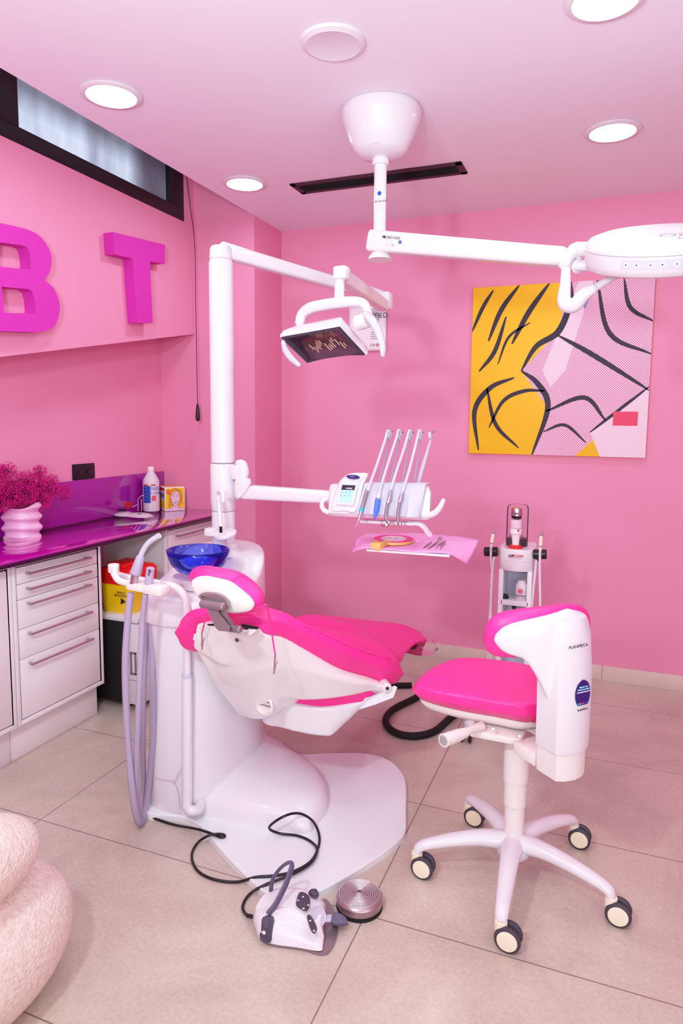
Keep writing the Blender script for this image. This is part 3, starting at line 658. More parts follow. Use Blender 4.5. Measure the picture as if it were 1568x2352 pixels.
# horizontal arm
yE = 2.30
def mid(px, p1, p2, y): return at(px, (p1+p2)/2, y=y)
a0, a1 = at(850, 554, y=yT-.0), at(1300, 592, y=yE)
bm = bm_new()
ha = (at(860, 528, y=yT).z-at(860, 576, y=yT).z); hb = (at(1290, 568, y=yE).z-at(1290, 612, y=yE).z)
dirx = (a1-a0).normalized(); xx, yy, zz = frame(dirx)
def rrx(c, w, h, r, n=4):
    out = []
    for sx_, sy_, s0 in ((1, 1, 0), (-1, 1, 90), (-1, -1, 180), (1, -1, 270)):
        for k in range(n+1):
            a = math.radians(s0+90*k/n); out.append(c+xx*(sx_*(w/2-r)+r*math.cos(a))+yy*(sy_*(h/2-r)+r*math.sin(a)))
    return out
loft(bm, [rrx(a0+dirx*.0, .05, ha*.8, .008), rrx(a0+dirx*.008, .066, ha, .012), rrx(a1-dirx*.01, .058, hb, .012), rrx(a1, .046, hb*.85, .01)])
ar = obj('arm', bm, M['white'], t)
U_ = dirx; fa = lambda px, py: at(px, py, y=yT-.0415-(px-850)/450*(yT-yE-.004))
text('arm_lettering', 'TECNO-GAZ', ar, fa(897, 545.5), U_, (0, 0, 1), .013, M['ink'])
bm = bm_new(); disc(bm, fa(882, 544), (0, -1, 0), .0045, .0006); obj('emblem', bm, M['ink'], ar)
for k in range(3): text('arm_lettering', '------ --  ----', ar, fa(892, 550.5+k*3.5), U_, (0, 0, 1), .006, M['greyink'])
text('arm_lettering', '---- --  CE', ar, fa(894, 562.5), U_, (0, 0, 1), .009, M['redink'])
bm = bm_new(); disc(bm, fa(918, 556), (0, -1, 0), .0062, .0006); obj('round_sticker', bm, M['blueink'], ar)
text('sticker_symbol', 'i', ar, fa(918, 556)+V((0, -.001, 0)), U_, (0, 0, 1), .009, M['label'])
c = at(873, 576, y=yT); bm = bm_new(); lathe(bm, [(1e-5, .0), (.014, 0), (.03, -.007), (.041, -.022), (.044, -.032), (.041, -.032), (.02, -.03), (1e-5, -.03)], c, seg=36); obj('bell_cap', bm, M['cream'], t)
# joint stub, yoke and lamp head
yL = yE-.06
bm = bm_new()
cyl(bm, at(1296, 600, y=yE), at(1330, 612, y=yE-.04), .024, 20, .004)
tube(bm, A3((1296, 606, yL), (1303, 592, yL), (1320, 573, yL)), [.021, .02, .021], 16, rnd=True)
obj('elbow', bm, M['white'], t)
bm = bm_new(); cyl(bm, at(1318, 573, y=yL), at(1375, 572, y=yL), .0215, 24, .003); obj('pivot', bm, M['white'], t)
bm = bm_new(); tube(bm, A3((1303, 610, yL+.02), (1350, 611, yL+.02), (1405, 612, yL)), .0155, 16, rnd=True); obj('side_tube', bm, M['white'], t)
bm = bm_new(); tube(bm, A3((1299, 616, yL), (1298, 650, yL), (1295, 688, yL), (1302, 701, yL-.01), (1320, 700, yL-.02), (1340, 678, yL-.03), (1362, 664, yL-.03)), [.014, .0165, .021, .022, .022, .02, .016], 16, rnd=True); h_ = obj('handle', bm, M['white'], t)
bm = bm_new(); tube(bm, A3((1358, 666, yL-.03), (1380, 653, yL-.02), (1415, 632, yL)), .0115, 16); obj('handle_rod', bm, M['plastic'], h_)
# head
hc = at(1516, 541, y=2.19); tilt = math.radians(23)
toeye = (EYE-hc); toeye.z = 0; toeye.normalize()
nrm = (V((0, 0, 1))*math.cos(tilt)+toeye*math.sin(tilt)+RT*(.045)).normalized()
R_ = .203
bm = bm_new(); lathe(bm, [(1e-5, .018), (R_*.5, .0165), (R_*.8, .010), (R_*.93, .002), (R_, -.012), (R_, -.022), (R_*.985, -.0245)], hc, nrm, 72); obj('top_shell', bm, M['white'], t, sharp=50)
bm = bm_new(); lathe(bm, [(R_*.99, -.0245), (R_*.992, -.056), (R_*.965, -.076), (R_*.9, -.083), (R_*.86, -.083), (R_*.84, -.08), (1e-5, -.08)], hc, nrm, 72); obj('head_rim', bm, M['plastic'], t, sharp=50)
bm = bm_new(); lathe(bm, [(1e-5, -.081), (R_*.83, -.081), (R_*.83, -.079), (1e-5, -.079)], hc, nrm, 48); obj('lens', bm, M['lav'], t)
hx = toeye.cross(nrm).normalized(); 
if hx.dot(RT) < 0: hx = -hx
hf = nrm.cross(hx); 
if hf.dot(toeye) < 0: hf = -hf
text('head_lettering', 'ORION', t, hc+hx*.09+hf*.10+nrm*.0185, hx-hf*.1, -hf-hx*.1, .045, M['greyink'], ext=.0008, sx=1.3); text('head_lettering', 'LIGHT', t, hc+hx*.10+hf*.135+nrm*.0155, hx-hf*.1, -hf-hx*.1, .032, M['greyink'], ext=.001, sx=1.3)
bm = bm_new(); a0_ = 66; n = 16; ring = []
def onrim(a, h, o=0): a = math.radians(a); return hc+(hx*math.cos(a)+hf*math.sin(a))*(R_*.992+o)+nrm*h
loft(bm, [[onrim(60+56*k/n, h, o) for h, o in ((-.056, -.001), (-.056, .0012), (-.032, .0014), (-.032, -.001))] for k in range(n+1)]); cp = obj('control_strip', bm, mat('grey_lilac_strip', rgb(200, 196, 218), .35, noise=.02), t)
for a in (112, 104, 94, 86, 76, 67):
    bm = bm_new(); dd = (hx*math.cos(math.radians(a))+hf*math.sin(math.radians(a))); disc(bm, onrim(a, -.044, .0012), dd, .0068, .0008, 20); b_ = obj('button', bm, M['label'], cp)
    bm = bm_new(); disc(bm, onrim(a, -.044, .002), dd, .0022, .0005, 12); obj('button_mark', bm, M['navy'], cp)
# black clip at top corner of the painting edge
bm = bm_new(); bx(bm, .02, .055, YB-.05, YB-.03, 1.985, 2.04, .003); bm.free()
bm = bm_new(); q_ = hc-nrm*.082; cyl(bm, q_, q_-nrm*.03, .016, 20, .003); obj('sterile_handle', bm, M['black'], t)

# ------------------------------------------------------------------ dental unit: cuspidor cabinet, basin and tall pole
t = thing('dental_unit', 'white dental unit cabinet with blue glass spittoon bowl and tall white pole', 'dental unit', (-1.33, 2.1, 0)); UNIT = t
plan = [(-1.445, 1.86), (-1.40, 1.80), (-1.30, 1.79), (-1.21, 1.83), (-1.165, 1.95), (-1.155, 2.13), (-1.235, 2.31), (-1.34, 2.40), (-1.47, 2.40), (-1.54, 2.28), (-1.52, 2.08)]
def ring(z, k=1.0): c_ = V((-1.35, 2.1, 0)); return smooth_path([V((c_.x+(x-c_.x)*k, c_.y+(y-c_.y)*k, z)) for x, y in plan], 6, True)
bm = bm_new(); loft(bm, [ring(.02, .97), ring(.03, .975), ring(.36, .955), ring(.66, .96), ring(.69, .95)]); obj('cabinet', bm, M['white'], t, sharp=50)
def tz(x, y): return .752+max(0, (y-1.80))*.10+max(0, min(.045, (y-2.10)*.35))
bm = bm_new()
topo = smooth_path([V((x, y, 0)) for x, y in plan], 6, True)
def tring(k, dz, f=0): 
    c_ = V((-1.35, 2.1, 0)); return [V((c_.x+(p.x-c_.x)*k, c_.y+(p.y-c_.y)*k, tz(c_.x+(p.x-c_.x)*k, c_.y+(p.y-c_.y)*k)+dz)) for p in topo]
loft(bm, [ring(.672, .96), ring(.675, 1.0), ring(.69, 1.01), tring(1.0, -.012), tring(.985, -.003), tring(.96, 0), tring(.8, .003), tring(.5, .003), tring(.2, .003), tring(.02, .003)]); obj('deck', bm, M['white'], t, sharp=55)
bm = bm_new()
for pts in (((347, 1786, 1.806), (372, 1791, 1.797), (395, 1795, 1.794), (404, 1806, 1.792), (410, 1830, 1.79), (413, 1858, 1.79)), ((401, 1798, 1.795), (410, 1778, 1.79), (418, 1768, 1.79), (440, 1765, 1.80))): tube(bm, A3(*pts), .0012, 5)
obj('panel_seam', bm, M['greyink'], t)
# panel seams on the cabinet
for pts in (A3((430, 1352, 1.835), (441, 1352, 1.835), (441, 1392, 1.832)),): pass
bc = at(455, 1262, z=.905); BR = .107
zc = tz(bc.x, bc.y)
bm = bm_new(); lathe(bm, [(.045, 0), (.05, .003), (.055, .02), (.075, .035), (.086, .046), (.084, .046), (.06, .034), (1e-5, .03)], (bc.x, bc.y, zc+.002), seg=48); obj('bowl_cup', bm, M['white'], t)
bm = bm_new(); lathe(bm, [(1e-5, -.082), (.05, -.08), (.078, -.066), (.094, -.045), (.103, -.02), (BR, 0), (BR-.004, .002), (BR-.008, 0), (.094, -.02), (.085, -.042), (.07, -.06), (.045, -.072), (1e-5, -.074)], bc, seg=64); b_ = obj('spittoon_bowl', bm, M['blueglass'], t, sharp=80); b_['label'] = 'cobalt blue glass bowl'
bm = bm_new(); lathe(bm, [(1e-5, 0), (.034, 0), (.036, .003), (.03, .007), (1e-5, .008)], bc+V((0, 0, -.072)), seg=32); obj('bowl_drain', bm, M['lav'], b_)
bm = bm_new()
gc = at(405, 1318, y=1.87)
for k in range(4):
    P = [at(382+15*k+j*4.6, 1318+ [0, 2.2, 3.4, 3.2][k]+j*[.9, .5, 0, -.4][k], z=tz(gc.x, 1.85)+.0045) for j in range(3)]; tube(bm, P, .0018, 6)
obj('drain_slot', bm, M['ink'], t)
# pole
px_, py_ = -1.372, 2.238
bm = bm_new(); lathe(bm, [(.078, .0), (.076, .01), (.062, .022), (.054, .035), (.052, .045)], (px_, py_, tz(px_, py_)-.012), seg=48); obj('pole_foot', bm, M['white'], t)
def pz(py): return at(510, py, y=py_-.04).z
bm = bm_new(); lathe(bm, [(.0445, .82), (.0445, pz(1180)), (.043, pz(1177))], (px_, py_, 0), seg=48); obj('lower_pole', bm, M['white'], t)
bm = bm_new(); lathe(bm, [(.042, pz(1176)), (.046, pz(1172)), (.0485, pz(1150)), (.0485, pz(1070)), (.046, pz(1066)), (.04, pz(1066))], (px_, py_, 0), seg=48); obj('swivel_collar', bm, M['white'], t)
bm = bm_new(); lathe(bm, [(.04, pz(1065)), (.0452, pz(1063)), (.0452, pz(600)), (.042, pz(592)), (.04, pz(592))], (px_, py_, 0), seg=48); obj('upper_pole', bm, M['white'], t)
# cup filler tap and shelf
yc = 2.12
bm = bm_new(); tube(bm, A3((507, 1212, yc), (505, 1190, yc), (502, 1150, yc), (500, 1136, yc), (504, 1129, yc-.01), (511, 1133, yc-.02), (513, 1152, yc-.025)), [.010, .009, .0075, .007, .007, .007, .0065], 14, rnd=True); obj('cup_filler_spout', bm, M['white'], t)
sc_ = at(508, 1221, y=yc)
bm = bm_new(); pad(bm, A3((488, 1216, yc+.03), (500, 1210, yc+.05), (524, 1212, yc+.05), (543, 1217, yc), (530, 1226, yc-.03), (510, 1232, yc-.05), (492, 1230, yc-.03)), [p+V((0, 0, -.014)) for p in A3((488, 1216, yc+.03), (500, 1210, yc+.05), (524, 1212, yc+.05), (543, 1217, yc), (530, 1226, yc-.03), (510, 1232, yc-.05), (492, 1230, yc-.03))], .001, .004, .0); obj('cup_shelf', bm, M['white'], t)
bm = bm_new(); box(bm, at(487, 1221, y=yc), (.04, .05, .03), .006); obj('filler_body', bm, M['white'], t)
bm = bm_new(); box(bm, at(507, 1216.5, y=yc-.055), (.011, .004, .023), .001); obj('sensor_window', bm, M['black'], t)
q = at(508, 1233, y=yc); 
bm = bm_new(); lathe(bm, [(.026, 0), (.027, q.z-.86), (.024, q.z-.86), (.023, 0)], (q.x-.012, q.y+.01, .86), seg=28); obj('drinking_glass_holder', bm, M['lav'], t)
# base plate on the floor
o_ = [(440, 1882), (520, 1965), (600, 2043), (640, 2061), (690, 2058), (735, 2045), (800, 2010), (870, 1965), (915, 1930), (931, 1905), (932, 1860), (932, 1800), (920, 1770), (890, 1744), (840, 1730), (760, 1729), (680, 1730)]
PL = az(.022, *o_)+[V((-1.25, 2.42, .022)), V((-1.5, 2.44, .022)), V((-1.56, 2.2, .022)), V((-1.47, 1.9, .022)), V((-1.41, 1.775, .022))]
PP = []
PP = smooth_path(PL, 4, True)
bm = bm_new(); loft(bm, [[V((p.x, p.y, 0)) for p in PP], [V((p.x, p.y, .019)) for p in PP], inset([V((p.x, p.y, .022)) for p in PP], .003 if True else 0)]); obj('floor_plate', bm, mat('floor_plate_enamel', rgb(232, 234, 240), .3, coat=.3, noise=.01), t, sharp=30)
# moulded foot cover: saddle running from the cabinet to a rounded nose
sec_ = [((345, 1800), (560, 1640), .12, .2), ((400, 1856), (578, 1656), .12, .25), ((445, 1868), (592, 1690), .12, .3), ((500, 1882), (618, 1722), .115, .2), ((560, 1895), (660, 1746), .105, .1), ((620, 1906), (702, 1768), .10, 0), ((665, 1911), (733, 1792), .09, 0), ((700, 1912), (749, 1824), .078, 0), ((722, 1902), (752, 1850), .055, 0), ((733, 1890), (748, 1872), .025, 0)]
bm = bm_new(); rings = []
for (f_, b_, h, sk) in sec_:
    a, b = at(*f_, z=.022), at(*b_, z=.022); r_ = []
    for k in range(25):
        th = PI*k/24; u = (1-math.cos(th))/2; hh = h*(math.sin(th)**.62)*(1-sk*.35+sk*.9*u*(1-.2*u)) if k not in (0, 24) else 0
        uu = .5+(u-.5)*(1.0)
        r_.append(a.lerp(b, uu)+V((0, 0, hh)))
    rings.append(r_)
loft(bm, rings, closed=True); obj('foot_cover', bm, M['white'], t, sharp=60)
bm = bm_new(); sphere(bm, at(688, 1897, z=.03), .045, 1, .7, .75, 20); obj('cover_bump', bm, M['white'], t)
bm = bm_new(); q = at(724, 1833, z=.085); box(bm, q+V((0, 0, -.004)), (.03, .028, .006), .004, (V((.8, .6, 0)), V((-.6, .8, 0)), V((0, 0, 1)))); obj('cover_button', bm, M['plastic'], t)
# seam lines drawn as thin grooves
# ------------------------------------------------------------------ suction arm
t = thing('suction_holder', 'white bent tube suction arm holding the ribbed grey hoses', 'suction holder', (-1.25, 1.78, .02))
ys = 1.79
bm = bm_new(); tube(bm, A3((462, 1845, 1.83), (455, 1858, 1.80), (440, 1862, 1.775), (430, 1852, ys), (430, 1800, ys), (430, 1700, ys), (430, 1552, ys)), .0165, 20); tube(bm, A3((430, 1552, ys), (430, 1450, ys), (428, 1398, ys), (420, 1365, ys-.01), (400, 1348, ys-.02), (375, 1342, ys-.03), (330, 1334, ys-.03), (285, 1325, ys-.03), (262, 1318, ys-.02)), [.0125]*5+[.012]*4, 20, rnd=True); ar = obj('arm', bm, M['white'], t)
bm = bm_new(); a = at(430, 1553, y=ys); cyl(bm, a+V((0, 0, -.006)), a+V((0, 0, .008)), .0178, 24, .003); obj('collar', bm, M['lav'], t)
bm = bm_new(); a = at(462, 1846, y=1.84); lathe(bm, [(.0165, 0), (.024, 0), (.024, .004), (.0165, .004), (.0165, 0)], a, (1, .35, .1), 32); obj('chrome_ring', bm, M['chrome'], t)
yh = 1.66
bm = bm_new(); tube(bm, A3((302, 1341, yh), (283, 1337, yh), (270, 1331, yh), (264, 1318, yh), (263, 1302, yh)), [.011, .0105, .01, .011, .012], 16); obj('side_bracket', bm, M['cream'], t)
bm = bm_new(); a = at(261, 1306, y=yh+.01); lathe(bm, [(1e-5, -.012), (.015, -.012), (.017, -.008), (.017, .013), (.013, .015), (1e-5, .015)], a, seg=28); obj('pivot_cap', bm, M['cream'], t)
bm = bm_new(); a, b = at(300, 1343, y=yh), at(382, 1357, y=yh-.01)
beam(bm, a, a+(b-a)*.5, .05, .024, .008); beam(bm, a+(b-a)*.45, b, .05, .031, .009); obj('holder_block', bm, M['cream'], t)
def hose(pts, r, lb, tip=None, ribs=True):
    P = smooth_path([V(p) for p in pts], 22)
    t = thing('suction_hose', lb, 'hose', P[0], 'grey suction hoses')
    # resample evenly and ridge the radius
    d = [0]
    for a, b in zip(P, P[1:]): d.append(d[-1]+(b-a).length)
    step = .0044 if ribs else .012; n = int(d[-1]/step); Q = []; j = 0; rr = []
    for k in range(n+1):
        s = d[-1]*k/n
        while j < len(d)-2 and d[j+1] < s: j += 1
        f = (s-d[j])/max(1e-9, d[j+1]-d[j]); Q.append(P[j].lerp(P[j+1], f)); rr.append(r*(1+(.09 if k % 2 else -.09)) if ribs else r)
    bm = bm_new(); tube(bm, Q, rr, 14, False); obj('tube', bm, M['hose'], t, sharp=80); return t
h1 = hose(A3((300, 1362, yh), (294, 1420, yh), (288, 1510, yh), (289, 1600, yh), (294, 1700, yh), (302, 1800, yh), (312, 1868, 1.68), (322, 1890, 1.72))+A3((333, 1862, 1.78), (343, 1790, 1.80), (351, 1690, 1.80), (351, 1560, 1.80), (346, 1400, 1.82)), .0108, 'thick ribbed grey suction hose bowing out furthest left, looping up into the cabinet')
h2 = hose(A3((334, 1364, yh-.01), (327, 1430, yh), (322, 1520, yh), (318, 1620, yh), (314, 1720, yh+.01), (313, 1820, yh+.03), (318, 1872, 1.72), (325, 1868, 1.78), (329, 1800, 1.80), (328, 1700, 1.80), (330, 1560, 1.80), (338, 1400, 1.82)), .0092, 'thinner ribbed grey suction hose hanging from the middle of the holder')
# suction tips (top-level, held by the holder)
t = thing('suction_tip', 'lavender suction handpiece with a curved slanted nozzle in the holder', 'suction tip', at(310, 1345, y=yh))
bm = bm_new(); a = at(307, 1340, y=yh-.012); b = at(311, 1318, y=yh-.012); c = at(323, 1278, y=yh-.012); cyl(bm, a, b, .0125, 20); obj('collar', bm, M['steel'], t)
bm = bm_new(); cyl(bm, b, c, .0175, 22, .002, .0125); obj('handle', bm, M['hose'], t)
bm = bm_new(); tube(bm, A3((322, 1280, yh-.012), (330, 1262, yh-.012), (343, 1245, yh-.012), (366, 1230, yh-.012)), [.0085, .008, .008, .0085], 14); obj('nozzle', bm, M['lav'], t)
t = thing('saliva_ejector', 'short lavender valve handpiece with a small black lever in the holder', 'suction tip', at(338, 1345, y=yh))
bm = bm_new(); a, b = at(341, 1342, y=yh-.015), at(346, 1304, y=yh-.015); cyl(bm, a, b, .0125, 20, .002); obj('body', bm, M['hose'], t)
bm = bm_new(); f_ = at(343.5, 1311, y=yh-.029); sphere(bm, f_, .0045); tube(bm, [f_, at(341, 1322, y=yh-.029)], .0018, 8, False); obj('lever', bm, M['slatedk'], t)

# ------------------------------------------------------------------ operating light on the pole
t = thing('dental_light', 'white dental operating light hanging from jointed arms on the pole', 'dental light', (px_, py_, pz(590)))
zT = at(500, 575, y=py_).z
bm = bm_new(); lathe(bm, [(.038, pz(591)), (.0425, pz(588)), (.0405, pz(565)), (.034, pz(559)), (1e-5, pz(558))], (px_, py_, 0), seg=40); obj('pole_cap', bm, M['white'], t)
E0, E1 = V((px_, py_, zT)), at(880, 682, y=2.85)
dd = (E1-E0).normalized(); xx, yy, zz = frame(dd)
bm = bm_new(); loft(bm, [rrx(E0+dd*.0, .045, .058, .014), rrx(E0+dd*.06, .052, .054, .014), rrx(E1-dd*.03, .05, .046, .012), rrx(E1, .04, .04, .012)]); obj('upper_arm', bm, M['white'], t)
ye = 2.83
bm = bm_new(); a = at(876, 672, y=ye); box(bm, at(880, 692, y=ye), (.075, .07, .075), .014); obj('elbow', bm, M['white'], t)
J = at(781, 632, y=2.18)
q1 = at(880, 702, y=ye-.02); dd = (q1-J).normalized(); xx, yy, zz = frame(dd)
bm = bm_new(); loft(bm, [rrx(J, .036, .045, .01), rrx(J+dd*.1, .044, .05, .01), rrx(q1, .05, .05, .012)]); obj('spring_arm', bm, M['white'], t)
bm = bm_new(); box(bm, at(785, 628, y=2.17), (.05, .055, .046), .012); obj('joint_cap', bm, M['white'], t)
bm = bm_new(); cyl(bm, at(780, 638, y=2.17), at(779, 688, y=2.17), .0168, 28); obj('drop_stub', bm, M['white'], t)
# yoke
TL, TR, BR_, BL = at(646, 774, y=2.15), at(779, 750, y=2.05), at(838, 814, y=2.2), at(706, 832, y=2.28)
yk = 2.17
bm = bm_new(); tube(bm, A3((688, 742, 2.2), (694, 722, 2.2), (712, 708, 2.19), (745, 700, 2.18), (780, 695, 2.17), (815, 693, 2.16), (834, 697, 2.16), (843, 712, 2.17), (846, 735, 2.18)), [.017, .018, .019, .019, .019, .017, .015, .015, .016], 18, rnd=True, sy=1); obj('yoke', bm, M['white'], t)
ln = (TR-TL).cross(BL-TL).normalized()
if ln.z > 0: ln = -ln
# housing: padded shell above the lens
c_ = (TL+TR+BR_+BL)/4
def q4(k, up, n=6):
    C4 = [TL, TR, BR_, BL]; out = []
    for i in range(4):
        a, b = C4[i], C4[(i+1) % 4]
        for j in range(n): out.append(c_+(a.lerp(b, (j+.5)/n*0.96+.02)-c_)*k-ln*up)
    return out
def lensring(k, up, sag=.018):
    C4 = [TL, TR, BR_, BL]; out = []
    for i in range(4):
        a, b = C4[i], C4[(i+1) % 4]
        for j in range(8):
            f_ = j/8; p = a.lerp(b, f_)
            s_ = (1-(2*f_-1)**2)*sag if i in (1, 3) else 0     # long trough across the short axis
            s2 = (1-(2*f_-1)**2)*sag*.6 if i in (0, 2) else 0
            out.append(c_+(p-c_)*k-ln*(up+s2*0+ (s2 if i == 2 else 0)))
    return out
bm = bm_new(); loft(bm, [lensring(.99, .004), lensring(1.03, -.002), lensring(1.05, .008), lensring(1.0, .028), lensring(.78, .055), lensring(.5, .07), lensring(.1, .075), lensring(.004, .075)], cap=False); obj('housing', bm, M['white'], t, sharp=60)
bm = bm_new(); loft(bm, [lensring(1.0, -.001), lensring(1.0, -.004), lensring(.9, -.0045), lensring(.9, .01)], cap=False); obj('lens_bezel', bm, M['slatedk'], t, sharp=50)
def reflector():
    m = bpy.data.materials.new('ribbed_dark_reflector'); m.use_nodes = True; nt = m.node_tree; N = nt.nodes; L = nt.links; b = N['Principled BSDF']
    b.inputs['Roughness'].default_value = .15; b.inputs['Metallic'].default_value = .75
    g = N.new('ShaderNodeNewGeometry'); d = N.new('ShaderNodeVectorMath'); d.operation = 'DOT_PRODUCT'; ax = (TR-TL).normalized(); d.inputs[1].default_value = ax; L.new(g.outputs['Position'], d.inputs[0])
    a = N.new('ShaderNodeMath'); a.operation = 'PINGPONG'; a.inputs[1].default_value = .0035; L.new(d.outputs['Value'], a.inputs[0])
    k = N.new('ShaderNodeMapRange'); k.inputs[1].default_value = 0; k.inputs[2].default_value = .0035; L.new(a.outputs[0], k.inputs[0])
    mx = N.new('ShaderNodeMix'); mx.data_type = 'RGBA'; mx.inputs[6].default_value = rgb(30, 18, 28); mx.inputs[7].default_value = rgb(150, 105, 130); L.new(k.outputs[0], mx.inputs[0]); L.new(mx.outputs[2], b.inputs['Base Color'])
    return m
bm = bm_new(); gr = []
C00, C10, C11, C01 = [c_+(p-c_)*.93 for p in (TL, TR, BR_, BL)]
for i in range(13):
    v = i/12; row = []
    for j in range(25):
        u = j/24; p = C00.lerp(C10, u).lerp(C01.lerp(C11, u), v); row.append(p-ln*(.022*math.sin(PI*v)*(.6+.4*math.sin(PI*u))+.001))
    gr.append(row)
loft(bm, gr, closed=False, cap=False); rf = obj('reflector', bm, reflector(), t)
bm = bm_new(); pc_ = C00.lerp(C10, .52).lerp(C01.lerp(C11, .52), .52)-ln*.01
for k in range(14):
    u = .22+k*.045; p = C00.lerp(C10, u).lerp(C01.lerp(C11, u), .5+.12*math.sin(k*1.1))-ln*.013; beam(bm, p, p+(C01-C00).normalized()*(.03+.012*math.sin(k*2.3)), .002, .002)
obj('painted_glint', bm, mat('warm_reflector_glint', rgb(235, 190, 165), .3, metal=.3, emit=.25), t)  # faintly glowing bars painted in as glints on the reflector
for nm, pts in (('grip', A3((650, 786, 2.13), (655, 803, 2.13), (668, 822, 2.12), (686, 838, 2.10))), ('grip', A3((842, 722, 2.12), (852, 733, 2.11), (866, 755, 2.10), (875, 780, 2.09), (879, 800, 2.08), (879, 815, 2.08)))):
    bm = bm_new(); tube(bm, pts, [.008, .011, .012, .008] if len(pts) == 4 else [.015, .0185, .017, .0135, .0115, .009], 14, rnd=True, sx=1, sy=.7); obj(nm, bm, M['lav'], t)
bm = bm_new(); cyl(bm, at(820, 742, y=2.15), at(845, 734, y=2.13), .026, 28, .006); obj('hub', bm, M['white'], t)
bm = bm_new(); lathe(bm, [(.006, 0), (.0085, 0), (.0085, .001), (.006, .001), (.006, 0)], at(857.5, 738, y=2.095), (.1, -1, 0), 24); obj('indicator_ring', bm, M['led'], t)
bm = bm_new(); a, b = TL.lerp(TR, .02)-ln*.004, TL.lerp(TR, .38)-ln*.004; beam(bm, a+V((0, -.004, .002)), b+V((0, -.004, .002)), .010, .012, .002); obj('window_strip', bm, M['label'], t)
# ------------------------------------------------------------------ instrument console on its swing arm
def cyy(px): return 2.26-(px-735)/285*.12
def K(px, py, d=0): return at(px, py, y=cyy(px)+d)
def G(px, py, d=0): return K(px, py, -.02-(py-1108)/52*.05+d)
t = thing('instrument_console', 'white instrument console with touchscreen and five hose whips on a swing arm', 'instrument console', K(880, 1190)); CON = t
bm = bm_new(); tube(bm, A3((548, 1064, 2.225), (556, 1068, 2.22), (560, 1085, 2.22), (556, 1104, 2.22)), [.014, .019, .020, .016], 20, rnd=True); beam(bm, at(535, 1084, y=2.225), at(556, 1085, y=2.22), .05, .055, .01); obj('pole_bracket', bm, M['white'], t)
bm = bm_new(); pad(bm, A3((541, 1102, 2.19), (565, 1098, 2.19), (576, 1108, 2.19), (556, 1140, 2.19), (541, 1143, 2.19)), A3((541, 1102, 2.26), (565, 1098, 2.26), (576, 1108, 2.26), (556, 1140, 2.26), (541, 1143, 2.26)), .004, .01, .003); obj('arm_root', bm, M['white'], t)
a, b = at(556, 1129, y=2.23), at(775, 1143, y=2.25); dd = (b-a).normalized(); xx, yy, zz = frame(dd)
bm = bm_new(); loft(bm, [rrx(a, .055, .05, .014), rrx(a+dd*.02, .06, .054, .014), rrx(b, .055, .046, .014)]); obj('swing_arm', bm, M['white'], t)
# body
bm = bm_new()
def sect(px, top, bot, dfr=0): return [K(px, top, -.015), K(px-2, bot-8, -.085), K(px-2, bot, -.075), K(px, bot, .06), K(px+5, bot-12, .085), K(px+5, top+4, .07), K(px+2, top-2, .045), K(px, top-3, 0)]
rings = []
for px, tp, bt in ((756, 1120, 1184), (762, 1114, 1186), (830, 1112, 1188), (900, 1113, 1190), (972, 1116, 1194), (984, 1120, 1194), (988, 1132, 1190)): rings.append(sect(px, tp, bt))
loft(bm, rings); obj('body', bm, M['white'], t, sharp=45)
bm = bm_new(); pad(bm, [G(774, 1118, -.006), G(786, 1098, .0), G(804, 1087, .01), G(827, 1085, .01), G(846, 1088, .01), G(836, 1112, -.006), G(818, 1174, -.006), G(790, 1174, -.008), G(760, 1171, -.006)],
    [G(774, 1118, .08), G(786, 1100, .10), G(804, 1092, .12), G(827, 1090, .12), G(846, 1092, .12), G(840, 1112, .09), G(822, 1174, .05), G(790, 1174, .05), G(764, 1171, .05)], .002, .012, .002, 4); obj('display_pod', bm, M['white'], t)
bm = bm_new(); loft(bm, [[G(*p, d) for p in ((782.5, 1107.8), (823, 1109.8), (812, 1161), (771, 1158.8))] for d in (-.012, -.0145)]); sc = obj('screen_bezel', bm, M['plastic'], t, smooth=False)
bm = bm_new(); loft(bm, [[G(*p, d) for p in ((785.8, 1113.4), (816.4, 1114.6), (808, 1155), (776.6, 1152.4))] for d in (-.014, -.0152)]); obj('touch_screen', bm, M['screen'], t, smooth=False)
bm = bm_new(); loft(bm, [[G(*p, d) for p in ((785.8, 1113.4), (816.4, 1114.6), (813.6, 1126), (783, 1125))] for d in (-.0155, -.016)]); obj('screen_header', bm, M['ink'], sc, smooth=False)
rr_ = (G(816, 1114.6)-G(786, 1113.4)); uu_ = (G(786, 1113.4)-G(776.6, 1152.4))
text('screen_lettering', '14:37:05', sc, G(801, 1122, -.018), rr_, uu_, .008, M['label'])
for i in range(4):
    for j in range(3):
        c = G(785+9.5*j+ (0, -2.5, -5, -7)[i], 1131+7.3*i, -.0165); bm = bm_new(); box(bm, c, (.006 if i > 1 else .004, .0005, .005 if i > 1 else .003), 0, (rr_.normalized(), rr_.cross(uu_).normalized(), uu_.normalized())); obj('screen_icon', bm, mat('icon_%d' % (i*3+j), rgb(70, 110, 150) if i < 2 else rgb(190, 225, 238), .4, emit=.2), sc, smooth=False)
bm = bm_new(); c = G(811, 1096, -.002); n_ = -(rr_.cross(uu_)).normalized()
if n_.y > 0: n_ = -n_
loft(bm, [[c+rr_.normalized()*math.cos(a)*.0275+uu_.normalized()*math.sin(a)*.0068+n_*h for a in [2*PI*k/28 for k in range(28)]] for h in (-.002, .0055)]); bd = obj('badge', bm, M['navy'], t)
text('badge_lettering', '-----', bd, c+n_*.0065, rr_, uu_, .010, M['label'])
